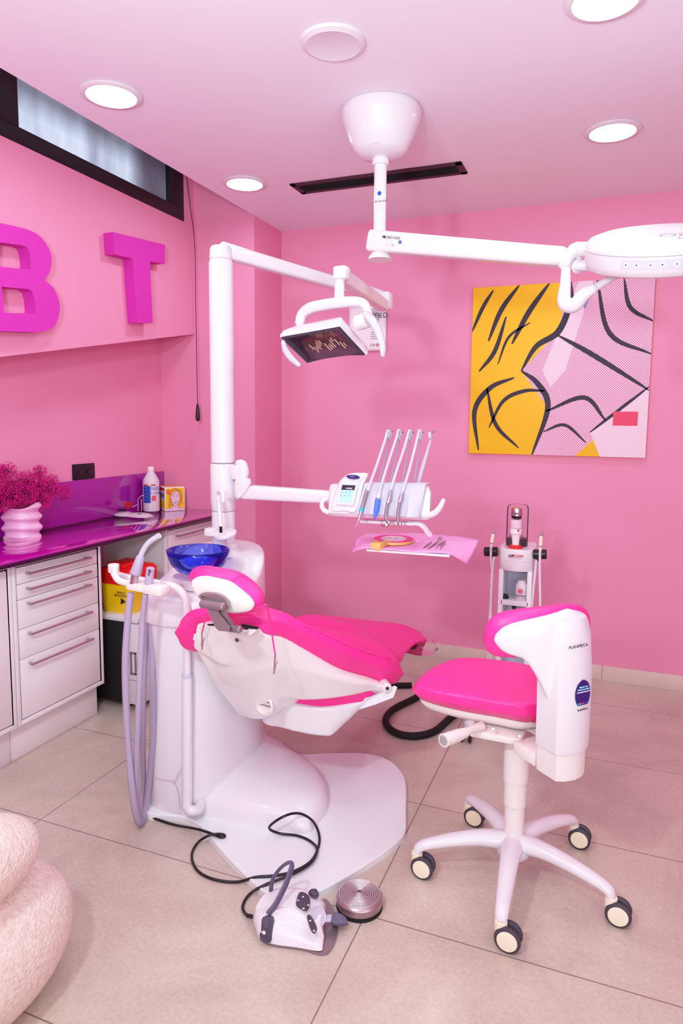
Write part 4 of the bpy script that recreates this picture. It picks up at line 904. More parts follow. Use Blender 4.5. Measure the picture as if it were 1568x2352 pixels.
# holder panel with five channels
bm = bm_new(); gr = []
for i in range(9):
    v = i/8; row = []
    for j in range(51):
        u = j/50; px = (837+(977.6-837)*u)*(1-v)+(817+(961-817)*u)*v; py = (1110+1.6*u)*(1-v)+(1179+10*u)*v
        ch = abs(math.sin(PI*5*u))**.5
        row.append(G(px, py, -.010-.013*(1-ch)*max(0, v-.15)))
    gr.append(row)
loft(bm, gr, False, False); loft(bm, [gr[-1], [p+V((0, .03, .0)) for p in gr[-1]]], False, False); loft(bm, [[r[-1] for r in gr], [r[-1]+V((0, .03, 0)) for r in gr]], False, False); loft(bm, [gr[0], [p+V((0, .06, 0)) for p in gr[0]]], False, False)
obj('holder_panel', bm, M['lav'], t, sharp=60)
bm = bm_new(); tube(bm, [K(772, 1180, -.06), K(757, 1178, -.065), K(744, 1172, -.07), K(739, 1162, -.07), K(741, 1150, -.07), K(750, 1145.5, -.06)], [.010, .0095, .009, .0085, .008, .007], 14, rnd=True); obj('side_handle', bm, M['white'], t)
bm = bm_new(); tube(bm, [K(968, 1186, -.07), K(985, 1184, -.075), K(1000, 1177, -.08), K(1011, 1164, -.08), K(1018, 1149.5, -.08)], [.010, .0105, .010, .009, .007], 14, rnd=True); obj('side_handle', bm, M['white'], t)
pul = [(891.4, 997), (915, 999), (939, 1000), (962.3, 999), (986.6, 998)]
back = [(870.5, 1110), (896, 1110), (923, 1111), (951, 1111), (958.5, 1112)]
for (a, b) in zip(pul, back):
    last = a[0] > 980
    bm = bm_new(); p, q = K(*b, .05), K(a[0]+2, a[1]+12, .02); 
    tube(bm, [p, p.lerp(q, .5), q], [.0065, .006, .0035] if last else [.0038, .0036, .0032], 10, False, sy=.5 if last else 1); wa = obj('whip_arm', bm, M['hose'] if not last else M['lav'], t)
    bm = bm_new(); c = K(a[0], a[1]+3, .0); lathe(bm, [(1e-5, -.005), (.010, -.005), (.013, -.004), (.0105, 0), (.013, .004), (.010, .005), (1e-5, .005)], c, (.92, .25, .1), 24); obj('pulley', bm, M['lav'], wa)
    bm = bm_new(); cyl(bm, c, K(a[0]+8, a[1]-6, .01), .0016, 8); sphere(bm, K(a[0]+9, a[1]-7, .01), .0045); obj('catch', bm, M['greymet'], wa)
hs = [[(889.6, 989.7), (883, 1014), (865.4, 1067), (849, 1113), (844, 1128)], [(915, 988.4), (907.5, 1014), (888.4, 1072), (873, 1123), (870, 1136)], [(939.4, 989.7), (929, 1026), (911, 1079.7), (900, 1115), (897, 1127)], [(962.3, 989.7), (953.4, 1026), (939.4, 1079.7), (926.6, 1120.5), (923.5, 1131)]]
for k, h in enumerate(hs):
    c = pul[k]; pts = [K(c[0]+4, c[1]+12, .012), K(c[0]+5, c[1]-2, .006)]+[K(h[0][0], h[0][1], -.008)]+[K(h[i][0], h[i][1], -.02-.012*i) for i in range(1, 5)]
    bm = bm_new(); tube(bm, pts, [.003, .0036, .004, .0046, .005, .0052, .0052], 12); obj('whip_hose', bm, M['lav'], t)
# handpieces, each hanging in its channel
def inst(nm, lb, base): return thing(nm, lb, 'dental handpiece', base, 'handpieces on the console')
KI = lambda px, py, d=0: G(px, py, -.026)
t1 = inst('ultrasonic_scaler', 'steel scaler handpiece with a cyan ring and thin tip, leftmost in the console', KI(829, 1172))
bm = bm_new(); tube(bm, [KI(843, 1126), KI(829.5, 1172)], [.0068, .0064], 16, False, rnd=True); obj('handle', bm, M['greymet'], t1)
bm = bm_new(); a, b = KI(830.8, 1168), KI(829, 1175); cyl(bm, a, b, .0075, 16); obj('ring', bm, M['cyan'], t1)
bm = bm_new(); tube(bm, [b, KI(824.6, 1192), KI(822, 1197)], [.0064, .004, .002], 14, False); tube(bm, [KI(822, 1197), KI(820, 1204), KI(816.8, 1211)], [.0015, .0011, .0008], 8); obj('tip', bm, M['steel'], t1)
t1 = inst('blue_syringe', 'blue rubber-sleeved syringe handpiece second from the screen', KI(863, 1190))
bm = bm_new(); tube(bm, [KI(871, 1132), KI(868, 1147)], [.005, .0078], 14, False); obj('collar', bm, M['plastic'], t1)
bm = bm_new(); cyl(bm, KI(868, 1145), KI(867.3, 1149), .0086, 16); obj('ring', bm, M['steel'], t1)
bm = bm_new(); tube(bm, [KI(867.3, 1149), KI(864, 1170), KI(860, 1189)], [.0092, .0088, .005], 16, rnd=True); obj('sleeve', bm, M['bluegrip'], t1)
for nm, lb, P in (('contra_angle_handpiece', 'steel handpiece with bent neck and wide collar, third from the screen', [(897.5, 1124), (893, 1150), (889.8, 1156), (886, 1180), (886.5, 1192), (889.5, 1199.5)]), ('turbine_handpiece', 'slim steel handpiece with bent neck, rightmost filled channel of the console', [(923.5, 1129), (919.3, 1149), (917.5, 1155), (913.5, 1180), (913.2, 1194), (915.2, 1203.5)])):
    t1 = inst(nm, lb, KI(*P[-1])); Q = [KI(*p) for p in P]
    bm = bm_new(); tube(bm, [Q[0], Q[0].lerp(Q[1], .3), Q[1], Q[2]], [.0042, .0066, .0072, .0056], 16, False); obj('collar', bm, M['steel'], t1)
    bm = bm_new(); tube(bm, Q[2:], [.0056, .0060, .0052, .0042], 16); obj('neck', bm, M['greymet'], t1)
    bm = bm_new(); e = Q[-1]; cyl(bm, e+V((.004, 0, .005)), e+V((.006, -.002, -.006)), .0062, 16, .002); obj('head', bm, M['steel'], t1)
# under bar, knob and tray
bm = bm_new(); a, b = K(831, 1197, -.03), K(955, 1203, -.03); beam(bm, a, b, .035, .011, .004); tube(bm, [K(940, 1201.5, -.03), K(962, 1203, -.03), K(973, 1210, -.02), K(982, 1223, .0), K(986, 1227, .01)], [.008, .009, .0095, .0095, .0095], 14, sx=1.5); obj('tray_bracket', bm, M['white'], t)
bm = bm_new(); c = K(886, 1201, -.03); lathe(bm, [(1e-5, 0), (.0155, 0), (.0165, -.004), (.0165, -.009), (.013, -.013), (1e-5, -.0135)], c, seg=28); obj('knob', bm, M['chrome'], t)
zt_ = at(935, 1267, y=2.09).z
def Z(px, py, z=None): return at(px, py, z=zt_ if z is None else z)
tr = [Z(842, 1260.5), Z(1032, 1274), Z(1040, 1233), Z(968, 1226), Z(858, 1226)]
ctr = thing('tray', 'white shallow tray plate beneath the console, covered with a pink paper drape', 'tray', centroid(tr))
bm = bm_new(); loft(bm, [[p+V((0, 0, -.008)) for p in tr], [p+V((0, 0, -.001)) for p in tr]]); obj('plate', bm, M['white'], ctr, smooth=False)
# paper drape
dz = zt_+.0012
rows = [[(805, 1271, -.045), (811, 1254, -.03), (818, 1237, -.006), (843, 1225, 0)],
        [(838, 1259.5, 0), (845, 1247, 0), (850, 1235, 0), (862, 1224.5, .001)],
        [(880, 1263, 0), (885, 1249, 0), (890, 1237, 0), (900, 1224, .001)],
        [(960, 1268.5, 0), (962, 1253, 0), (964, 1239, 0), (967, 1225, .001)],
        [(1025, 1272, 0), (1029, 1257, 0), (1032, 1243, 0), (1036, 1230, .001)],
        [(1048, 1281, -.016), (1056, 1267, -.008), (1062, 1250, -.002), (1068, 1235, -.001)],
        [(1073, 1297.5, -.05), (1082, 1278, -.03), (1091, 1258, -.014), (1100, 1240.4, -.006)]]
g0 = [[at(a, b, z=dz+c) for a, b, c in r] for r in rows]
g1 = [smooth_path(r, 4) for r in g0]; g2 = list(zip(*[smooth_path(list(c), 6) for c in zip(*g1)]))
g2 = [[p+V((0, 0, .0014*math.sin(31*p.x+9*p.y)*math.cos(23*p.y))) for p in r] for r in g2]
bm = bm_new(); loft(bm, [list(r) for r in g2], False, False); o = obj('paper_drape', bm, M['paper'], sharp=80); tag(o, 'pink crinkled paper drape with drooping corners spread over the tray', 'drape')
sm_ = o.modifiers.new('s', 'SOLIDIFY'); sm_.thickness = .0006; sm_.offset = 1
# hand mirror paddle
zp = dz+.004
c = Z(903, 1239, zp+.006); t1 = thing('table_tennis_paddle', 'round pink paddle with a white printed oval and chunky wooden handle on the tray', 'paddle', c)
L0, L1 = Z(858, 1238, zp+.006), Z(950, 1240, zp+.006); rx = (L1-L0).length/2; ux = (L1-L0).normalized(); uy = V((-ux.y, ux.x, 0)); ry = (Z(903, 1230, zp+.006)-Z(903, 1248, zp+.006)).length/2; cc = (L0+L1)/2
def oval(k, z): return [V((cc.x, cc.y, 0))+ux*rx*k*math.cos(2*PI*i/48)+uy*ry*k*math.sin(2*PI*i/48)+V((0, 0, z)) for i in range(48)]
bm = bm_new(); loft(bm, [oval(.96, zp-.002), oval(1, zp+.0), oval(1, zp+.007), oval(.99, zp+.008)]); obj('board', bm, M['wood'], t1)
bm = bm_new(); loft(bm, [oval(.985, zp+.008), oval(.985, zp+.0095)]); obj('face', bm, M['pink'], t1)
bm = bm_new(); loft(bm, [oval(.64, zp+.0095), oval(.64, zp+.0102)]); obj('white_oval', bm, M['label'], t1)
text('paddle_lettering', '- -- --- -\n-- - -- --', t1, V((cc.x, cc.y, zp+.011)), ux, uy, .026, M['thread'])
bm = bm_new(); a, b = Z(905, 1241, zp+.004), Z(873, 1252, zp+.004); beam(bm, a, b, .03, .012, .003); q = b+(b-a)*.12; beam(bm, b-(b-a)*.05+V((0, 0, .0)), b+(b-a)*.35, .036, .024, .003); obj('handle', bm, M['wood'], t1)
def tool(nm, lb, pts, r, cat='dental tool'):
    bm = bm_new(); tube(bm, [Z(a, b, zp+c) for a, b, c in pts], r, 8, False, rnd=False); o = obj(nm, bm, M['greymet']); tag(o, lb, cat, 'steel hand tools on the tray'); return o
tool('dental_probe', 'short steel probe lying on the pink drape nearest the pink paddle', [(972, 1258.5, 0), (985, 1249, 0), (992, 1243.5, .001)], [.0016, .003, .001])
t1 = thing('mouth_mirror', 'steel mouth mirror with a round head on the pink drape', 'dental tool', Z(995, 1252, zp), 'steel hand tools on the tray')
bm = bm_new(); tube(bm, [Z(983, 1260, zp), Z(996, 1250.5, zp+.001), Z(1007, 1241.5, zp+.004)], [.002, .003, .0014], 8, False); obj('handle', bm, M['greymet'], t1)
bm = bm_new(); lathe(bm, [(1e-5, 0), (.0085, 0), (.0085, .002), (1e-5, .002)], Z(1010, 1238, zp+.010), (-.2, -.7, .6), 24); obj('mirror_head', bm, M['chrome'], t1)
tool('angled_probe', 'steel probe with a bent end lying beside the mouth mirror', [(1001, 1261, 0), (1003, 1254, .001), (1010, 1250, .002), (1018, 1244, .003)], [.0008, .0012, .0022, .0012])
tool('tweezers', 'steel tweezers at the far end of the hand tools on the tray', [(1011, 1261, 0), (1013, 1255, .001), (1018, 1248, .003), (1022, 1242.5, .004)], [.001, .0018, .0032, .0026])

# ------------------------------------------------------------------ dental chair
t = thing('dental_chair', 'reclined hot pink dental chair with glossy white shell and headrest', 'dental chair', (-.95, 2.1, 0)); CH = t
W3 = lambda x, y, z: V((x, y, z))
tp = [W3(-1.205, 1.84, .675)]+A3((409, 1432, 1.735), (422, 1403, 1.71), (457, 1392, 1.69), (520, 1390, 1.69), (585, 1389, 1.70), (622, 1394, 1.72), (662, 1406, 1.76), (715, 1434, 1.82), (790, 1468, 1.92), (855, 1494, 2.03), (898, 1507, 2.11), (924, 1524, 2.20))+[W3(-.74, 2.28, .555), W3(-.95, 2.29, .555), W3(-1.1, 2.25, .565), W3(-1.19, 2.08, .60)]
bt = [W3(-1.195, 1.84, .585)]+A3((408, 1478, 1.74), (430, 1493, 1.72), (447, 1442, 1.70), (525, 1442, 1.675), (588, 1442, 1.68), (614, 1457, 1.69), (653, 1464, 1.74), (706, 1493, 1.82), (780, 1535, 1.93), (846, 1555, 2.04), (896, 1574, 2.12), (918, 1566, 2.20))+[W3(-.76, 2.26, .46), W3(-.95, 2.27, .46), W3(-1.1, 2.22, .47), W3(-1.18, 2.07, .50)]
bm = bm_new(); pad(bm, tp, bt, .012, .03, .012, 6); bk = obj('back_cushion', bm, M['pink'], t, sharp=60); soft(bk)
bm = bm_new(); tube(bm, A3((712, 1437, 1.80), (750, 1455, 1.85), (790, 1474, 1.90), (830, 1491, 1.96), (862, 1502, 2.01), (890, 1509, 2.06), (915, 1514, 2.12)), .0012, 5); wrapto(obj('seam_thread', bm, M['thread'], bk), bk)
tp = A3((447, 1484, 1.71), (451, 1437, 1.68), (520, 1440, 1.68), (590, 1441, 1.685), (614, 1455, 1.70), (653, 1462, 1.75), (706, 1491, 1.83), (780, 1533, 1.94), (846, 1553, 2.05), (889, 1566, 2.12))+[W3(-.72, 2.22, .49), W3(-.98, 2.24, .48), W3(-1.12, 2.15, .50), W3(-1.17, 1.95, .56)]
bt = A3((550, 1641, 1.93), (563, 1650, 1.90), (600, 1653, 1.88), (632, 1625, 1.86), (652, 1606, 1.87), (700, 1609, 1.89), (755, 1606, 1.93), (815, 1597, 1.99), (855, 1588, 2.05), (886, 1592, 2.10))+[W3(-.74, 2.2, .42), W3(-.98, 2.2, .39), W3(-1.08, 2.12, .39), W3(-1.11, 2.0, .38)]
bm = bm_new(); pad(bm, tp, bt, .018, .012, .004, 6)
wp = [(450, 1434, 1.652), (445, 1462, 1.660), (440, 1488, 1.675), (456, 1499, 1.690), (476, 1512, 1.710), (515, 1530, 1.735), (540, 1500, 1.725), (535, 1462, 1.690), (525, 1438, 1.665), (480, 1433, 1.655)]
pad(bm, A3(*wp), [at(a, b, y=c)+V((.02, .05, 0)) for a, b, c in wp], .0, .004, .001, 4)
sh = obj('back_shell', bm, M['shell'], t, sharp=60); soft(sh, .005, 8) 
# slot at the top of the shell
bm = bm_new(); loft(bm, [A3((556, 1433, y), (594, 1440, y), (592, 1446, y), (552, 1440, y)) for y in (1.655, 1.675)]); loft(bm, [A3((474, 1433, y), (498, 1432, y), (494, 1438, y), (478, 1437, y)) for y in (1.655, 1.675)]); obj('headrest_slot', bm, M['matblack'], sh, smooth=False)
bm = bm_new(); loft(bm, [A3((552, 1445, y), (590, 1446, y), (582, 1454, y), (575, 1459, y), (548, 1456, y)) for y in (1.65, 1.67)]); obj('slot_plate', bm, M['white'], sh, smooth=False)
bm = bm_new(); lathe(bm, [(.0055, 0), (.0068, 0), (.0068, .0008), (.0055, .0008), (.0055, 0)], at(544, 1470, y=1.669), (.1, -1, -.3), 20); beam(bm, at(541, 1468, y=1.668), at(548, 1471, y=1.668), .0014, .001); obj('shell_mark', bm, M['slate'], sh)
# pivot recess and hinge
bm = bm_new(); c = at(609, 1619, y=1.845); lathe(bm, [(.032, 0), (.034, .006), (.029, .010), (.026, .004), (.0255, -.02), (1e-5, -.02)], c, (-.15, -1, .05), 36); obj('pivot_ring', bm, M['cream'], sh)
bm = bm_new(); disc(bm, c+V((0, .012, 0)), (-.15, -1, .05), .025, .002, 28); obj('pivot_recess', bm, mat('mauve_recess', rgb(200, 130, 165), .5, noise=.03), sh)
bm = bm_new()
for a, b in (((597, 1608), (626, 1616)), ((592, 1616), (622, 1624))): tube(bm, [at(*a, y=1.842), at(*b, y=1.838)], .0018, 8, False)
obj('pivot_rod', bm, M['greymet'], sh)
bm = bm_new(); c = at(887, 1578, y=2.075); lathe(bm, [(1e-5, .012), (.012, .012), (.016, .008), (.017, -.03), (1e-5, -.03)], c, (.55, -.83, 0), 24); hg = obj('hinge', bm, M['cream'], sh)
bm = bm_new(); lathe(bm, [(1e-5, .014), (.006, .014), (.006, .01), (1e-5, .01)], c, (.55, -.83, 0), 16); obj('hinge_screw', bm, M['ink'], sh)
text('shell_label', '--', sh, at(605, 1601.5, y=1.845), (1, 0, 0), (0, 0, 1), .008, M['slate'])
# seat frame and lower seat
tp = A3((590, 1606, 1.96), (640, 1611, 1.95), (728, 1627, 1.96), (800, 1619, 2.01), (858, 1599, 2.08))+[W3(-.74, 2.22, .42), W3(-1.0, 2.24, .42)]
bt = A3((606, 1655, 1.96), (652, 1676, 1.95), (702, 1688, 1.96), (752, 1694, 1.98), (770, 1680, 2.04))+[W3(-.82, 2.22, .33), W3(-1.0, 2.24, .35)]
bm = bm_new(); pad(bm, tp, bt, .002, .012, .0, 5); soft(obj('seat_frame', bm, M['white'], t, sharp=50), .005, 3)
bm = bm_new(); loft(bm, [A3(*[(a, b, y+dy) for a, b, y in ((780, 1622, 2.03), (850, 1600, 2.05), (905, 1575, 2.09), (912, 1578, 2.09), (903, 1602, 2.08), (860, 1619, 2.05), (786, 1642, 2.03))]) for dy in (0, .05)]); obj('side_bracket', bm, M['white'], t, smooth=False)
tp = A3((612, 1600, 1.98), (720, 1600, 1.97), (800, 1594, 2.02), (862, 1580, 2.08))+[W3(-.72, 2.2, .47), W3(-1.0, 2.22, .47)]
bt = A3((612, 1612, 1.98), (720, 1630, 1.975), (800, 1622, 2.02), (862, 1598, 2.08))+[W3(-.72, 2.2, .42), W3(-1.0, 2.22, .42)]
bm = bm_new(); pad(bm, tp, bt, .0, .006, 0, 5); obj('under_cushion', bm, M['pink'], t)
# seat and leg cushion
tp = [W3(-1.16, 2.3, .555)]+A3((688, 1408, 2.45), (745, 1410, 2.62), (795, 1415, 2.79), (865, 1423, 2.86), (925, 1431, 2.88), (962, 1446, 2.87), (976, 1461, 2.80), (958, 1473, 2.66), (932, 1500, 2.40))+[W3(-.67, 2.2, .53), W3(-.9, 2.14, .53), W3(-1.1, 2.16, .545)]
bt = [W3(-1.15, 2.3, .50)]+A3((688, 1430, 2.45), (745, 1432, 2.62), (795, 1442, 2.79), (865, 1462, 2.86), (930, 1482, 2.90), (974, 1490, 2.89), (981, 1480, 2.82), (952, 1483, 2.66), (926, 1509, 2.40))+[W3(-.68, 2.2, .47), W3(-.9, 2.15, .47), W3(-1.1, 2.17, .49)]
bm = bm_new(); pad(bm, tp, bt, .010, .035, .010, 6); soft(obj('seat_and_leg_cushion', bm, M['pink'], t, sharp=60))
bm = bm_new(); tp = A3((880, 1434, 2.9), (958, 1442, 2.92), (990, 1462, 2.90), (1003, 1478, 2.86), (990, 1488, 2.78), (940, 1484, 2.66)); tp.append(W3(-.86, 2.7, .44)); pad(bm, tp, [p+V((0, 0, -.038)) for p in tp], .006, .02, .002, 5); g = obj('foot_guard', bm, M['clearpink'], t); g['label'] = 'clear plastic foot cover'
bm = bm_new(); box(bm, at(949, 1486, y=2.72), (.03, .05, .006), .001); obj('foot_bracket', bm, M['black'], t)
# lift post joining chair and unit
bm = bm_new(); tube(bm, [V((-1.22, 2.16, .41)), V((-1.12, 2.13, .41)), V((-1.0, 2.1, .41))], [.045, .045, .05], 20); obj('lift_arm', bm, M['white'], t)
# headrest
far = A3(*[(a, b, y) for (a, b), y in zip([(438, 1326), (438, 1305), (462, 1293), (500, 1296), (543, 1304), (571, 1317), (596, 1338), (611, 1359), (611, 1380), (592, 1399), (552, 1402), (500, 1388), (455, 1362)], [1.69]*4+[1.68]*4+[1.67]*5)])
near = A3(*[(a, b, 1.605) for a, b in [(440, 1345), (443, 1328), (468, 1319), (507, 1325), (534, 1333), (561, 1353), (580, 1370), (589, 1384), (589, 1392), (580, 1403), (552, 1408), (515, 1404), (462, 1375)]])
bm = bm_new(); pad(bm, far, near, .006, .022, .008, 5); hd = obj('headrest_cushion', bm, M['pink'], t, sharp=60); soft(hd)
bm = bm_new(); tube(bm, A3((534, 1331, 1.604), (545, 1320, 1.62), (557, 1316, 1.64), (572, 1320, 1.66), (592, 1334, 1.675)), .001, 5); wrapto(obj('seam_thread', bm, M['thread'], hd), hd)
n2 = [p+(centroid(near)-p)*.12+V((0, -.022, 0)) for p in near]
bm = bm_new(); pad(bm, near, n2, .003, .010, 0, 5, bdome=.008); soft(obj('headrest_shell', bm, M['cream'], t, sharp=60), .004, 6)
yb_ = 1.555
bm = bm_new(); pad(bm, A3((461, 1374, 1.57), (463, 1364, 1.57), (478, 1361, 1.57), (500, 1363, 1.57), (517, 1371, 1.57), (524, 1382, 1.57), (522, 1398, 1.57), (500, 1400, 1.57)), A3((461, 1374, 1.545), (463, 1366, 1.545), (478, 1363, 1.545), (500, 1365, 1.545), (516, 1373, 1.545), (522, 1383, 1.545), (521, 1396, 1.545), (500, 1398, 1.545)), .003, .006, .002, 4); br = obj('headrest_bracket', bm, M['greymet'], t)
bm = bm_new(); cyl(bm, at(461, 1386, y=1.54), at(515, 1394, y=1.53), .0118, 24, .004); obj('barrel', bm, M['greymet'], br)
bm = bm_new(); loft(bm, [A3(*[(a, b, y) for a, b in ((474, 1396), (497, 1400), (528, 1438), (527, 1451), (502, 1449), (494, 1441))]) for y in (1.535, 1.565)]); obj('link_arm', bm, M['greymet'], br, smooth=False)
bm = bm_new(); tube(bm, A3((508, 1402, 1.545), (531, 1434, 1.575)), .0085, 16, False); obj('link_rod', bm, M['greymet'], br)
bm = bm_new(); cyl(bm, at(526, 1443, y=1.57), at(553, 1446, y=1.565), .0105, 20, .003); obj('lower_barrel', bm, M['greymet'], br)
bm = bm_new(); cyl(bm, at(548, 1446, y=1.60), at(564, 1447, y=1.645), .007, 16); obj('chrome_pin', bm, M['chrome'], br)
# bib chain: pink cord with two clips
bc_ = thing('bib_cord', 'hot pink bib cord with two steel clips draped behind the headrest', 'bib clip', at(545, 1420, y=1.62))
bm = bm_new(); tube(bm, A3((476, 1405, 1.60), (471, 1425, 1.62), (464, 1452, 1.64)), .0026, 8); tube(bm, A3((600, 1392, 1.60), (611, 1390, 1.60), (617, 1410, 1.63), (622, 1440, 1.66), (628, 1480, 1.67), (632, 1504, 1.67)), .0026, 8); tube(bm, A3((476, 1405, 1.60), (500, 1408, 1.61), (560, 1408, 1.61), (600, 1392, 1.60)), .0026, 8); obj('cord', bm, M['pink'], bc_)
for (a, b, y) in (((464, 1450), (464, 1493), 1.638), ((632, 1502), (629, 1548), 1.668)):
    bm = bm_new(); p, q = at(*a, y=y), at(*b, y=y); beam(bm, p, q.lerp(p, .0), .0065, .003, .001); tube(bm, [p.lerp(q, .62)+V((.002, 0, 0)), p.lerp(q, .45)+V((.006, 0, 0)), p.lerp(q, .38)+V((.009, 0, 0)), p.lerp(q, .3)+V((.007, 0, 0))], .0011, 6); cyl(bm, p.lerp(q, .66)+V((0, -.004, 0)), p.lerp(q, .66)+V((0, .002, 0)), .0022, 8)
    beam(bm, p.lerp(q, .4)+V((.006, 0, 0)), q, .003, .002); obj('clip', bm, M['steel'], bc_)
# ------------------------------------------------------------------ polishing trolley by the back wall
ty = 2.86
t = thing('polishing_trolley', 'white narrow prophylaxis trolley with clear dome and two corded handpieces', 'trolley', (-.34, 2.95, 0))
def Tp(px, py, d=0): return at(px, py, y=ty+d)
xl, xr = Tp(1142, 1290).x, Tp(1224, 1290).x; z1, z0 = Tp(1183, 1249, .0).z+.0, Tp(1183, 1313).z
xm = (xl+xr)/2; hwd = (xr-xl)/2
def dshape(k, z, w=hwd, yb=.17):
    out = [V((xm+w*k, ty+.05+yb*.6, z))]
    for i in range(15):
        a = PI*i/14; out.append(V((xm+w*k*math.cos(a), ty+.05-.05*math.sin(a)*k, z)))
    out.append(V((xm-w*k, ty+.05+yb*.6, z))); out.append(V((xm-w*k*.8, ty+.05+yb, z))); out.append(V((xm+w*k*.8, ty+.05+yb, z))); return out
bm = bm_new(); zt2 = Tp(1183, 1263).z; zs_ = Tp(1183, 1290).z; loft(bm, [dshape(.96, z0), dshape(1, z0+.004), dshape(1, zt2-.006), dshape(.97, zt2)]); hsg = obj('housing', bm, M['white'], t, sharp=40)
bm = bm_new(); loft(bm, [dshape(1.006, zs_-.0006), dshape(1.006, zs_+.0006)], cap=False); obj('seam_line', bm, M['greyink'], hsg)
fr = lambda px, py: at(px, py, y=ty-.002)
text('brand_lettering', 'AIR', hsg, fr(1173.2, 1276.8), (1, .0, 0), (0, 0, 1), .0145, M['ink'], bold=.0004); text('brand_lettering', 'FLOW', hsg, fr(1189.6, 1277.6)+V((.0, 0, 0)), (1, 0, 0), (0, 0, 1), .0145, M['redink'], bold=.0004)
text('brand_lettering', 'PROPHYLAXIS MASTER', hsg, fr(1182, 1282.5), (1, 0, 0), (0, 0, 1), .0052, M['greyink'])
# column frame
bm = bm_new(); pw = .020
for x in (xl+.004, xr-.004-pw): bx(bm, x, x+pw, ty+.02, ty+.17, .10, z0+.002, .003)
obj('side_post', bm, M['white'], t)
bm = bm_new(); bx(bm, xl+.01, xr-.01, ty+.15, ty+.165, .10, z0); obj('back_panel', bm, M['lav'], t, smooth=False)
zsh = at(1180, 1380, y=ty+.02).z
bm = bm_new(); bx(bm, xl+.016, xr-.016, ty+.02, ty+.155, zsh-.022, zsh, .002); obj('shelf', bm, M['white'], t)
bm = bm_new(); bx(bm, xl-.01, xr+.01, ty+.0, ty+.2, .08, .12, .006); obj('base', bm, M['white'], t)
for (a, y_) in (((1070, 1704), 0), ((1250, 1734), 0)):
    c = at(a[0], a[1], z=0); 
    for s in (-1, 1):
        bm = bm_new(); lathe(bm, [(1e-5, -.006), (.022, -.006), (.025, -.003), (.025, .003), (.022, .006), (1e-5, .006)], c+V((.017*s, 0, .025)), (1, 0, 0), 24); obj('caster_wheel', bm, M['black'], t)
    bm = bm_new(); box(bm, c+V((0, 0, .042)), (.022, .03, .045), .004); obj('caster_fork', bm, M['lav'], t)
    bm = bm_new(); beam(bm, c+V((0, 0, .07)), V((xm, ty+.1, .09)), .04, .03, .008); obj('foot_arm', bm, M['white'], t)
# dome with powder chamber
dc = at(1181, 1249, z=zt2+.001); dc = V((dc.x, ty+.055, zt2)); rD = .042
top_z = at(1187, 1160, y=ty+.08).z
bk_ = V((at(1188, 1200, y=ty+.11).x, ty+.11, zt2)); rD = (at(1213, 1200, y=ty+.11).x-at(1163, 1200, y=ty+.11).x)/2
bm = bm_new(); lathe(bm, [(rD, 0), (rD, top_z-zt2-.02), (rD*.93, top_z-zt2-.006), (rD*.75, top_z-zt2), (1e-5, top_z-zt2+.001)], bk_, seg=48); lathe(bm, [(rD-.002, 0), (rD-.002, top_z-zt2-.02), (rD*.93-.002, top_z-zt2-.008), (rD*.75-.002, top_z-zt2-.002), (1e-5, top_z-zt2-.001)], bk_, seg=48); dm = obj('clear_dome', bm, M['clear'], t); dm['label'] = 'transparent water bottle dome'
bm = bm_new(); lathe(bm, [(rD-.003, .001), (rD-.003, .032), (rD-.006, .034), (1e-5, .034)], bk_, seg=36); obj('dome_base', bm, M['black'], t)
bm = bm_new()
for k in range(7): box(bm, at(1166.5, 1165+k*9.5, y=ty+.11-rD*.8), (.005 if k % 2 else .008, .0006, .0012))
obj('scale_marks', bm, M['ink'], dm, smooth=False)
fc = V((at(1184, 1240, y=ty+.045).x, ty+.045, zt2)); zf_ = lambda py: at(1184, py, y=ty+.045).z-zt2
bm = bm_new(); lathe(bm, [(.030, .0), (.031, .003), (.027, .005), (.020, .014), (1e-5, .016)], fc, seg=36); ch = obj('chamber_base', bm, M['red'], t)
bm = bm_new(); lathe(bm, [(.014, .006), (.016, zf_(1236)), (.020, zf_(1227)), (.0255, zf_(1225)), (.0255, zf_(1213)), (1e-5, zf_(1213))], fc, seg=32); obj('powder', bm, M['label'], t)
bm = bm_new(); lathe(bm, [(.0262, .004), (.0262, zf_(1196)), (.025, zf_(1191)), (.021, zf_(1190)), (1e-5, zf_(1190))], fc, seg=36); obj('powder_chamber', bm, M['clear'], t)
bm = bm_new(); lathe(bm, [(.0255, zf_(1212)), (.0258, zf_(1200)), (.025, zf_(1193)), (1e-5, zf_(1192))], fc, seg=36); obj('chamber_collar', bm, M['skin'], t)
bm = bm_new(); lathe(bm, [(.020, zf_(1190)), (.0225, zf_(1184)), (1e-5, zf_(1184))], fc, seg=32); obj('cap_ring', bm, M['black'], t)
bm = bm_new(); lathe(bm, [(.0235, zf_(1184)), (.0238, zf_(1172)), (.021, zf_(1166.5)), (.012, zf_(1165)), (1e-5, zf_(1165))], fc, seg=36); cpp = obj('chamber_cap', bm, M['steel'], t)
text('cap_lettering', 'EMS', cpp, fc+V((.003, -.0245, zf_(1178))), (1, .08, 0), (0, 0, 1), .0095, M['ink'], bold=.0004)
bm = bm_new(); disc(bm, fc+V((.012, -.0255, zf_(1216))), (.3, -1, 0), .0045, .0006, 18); obj('chamber_mark', bm, M['redink'], t)
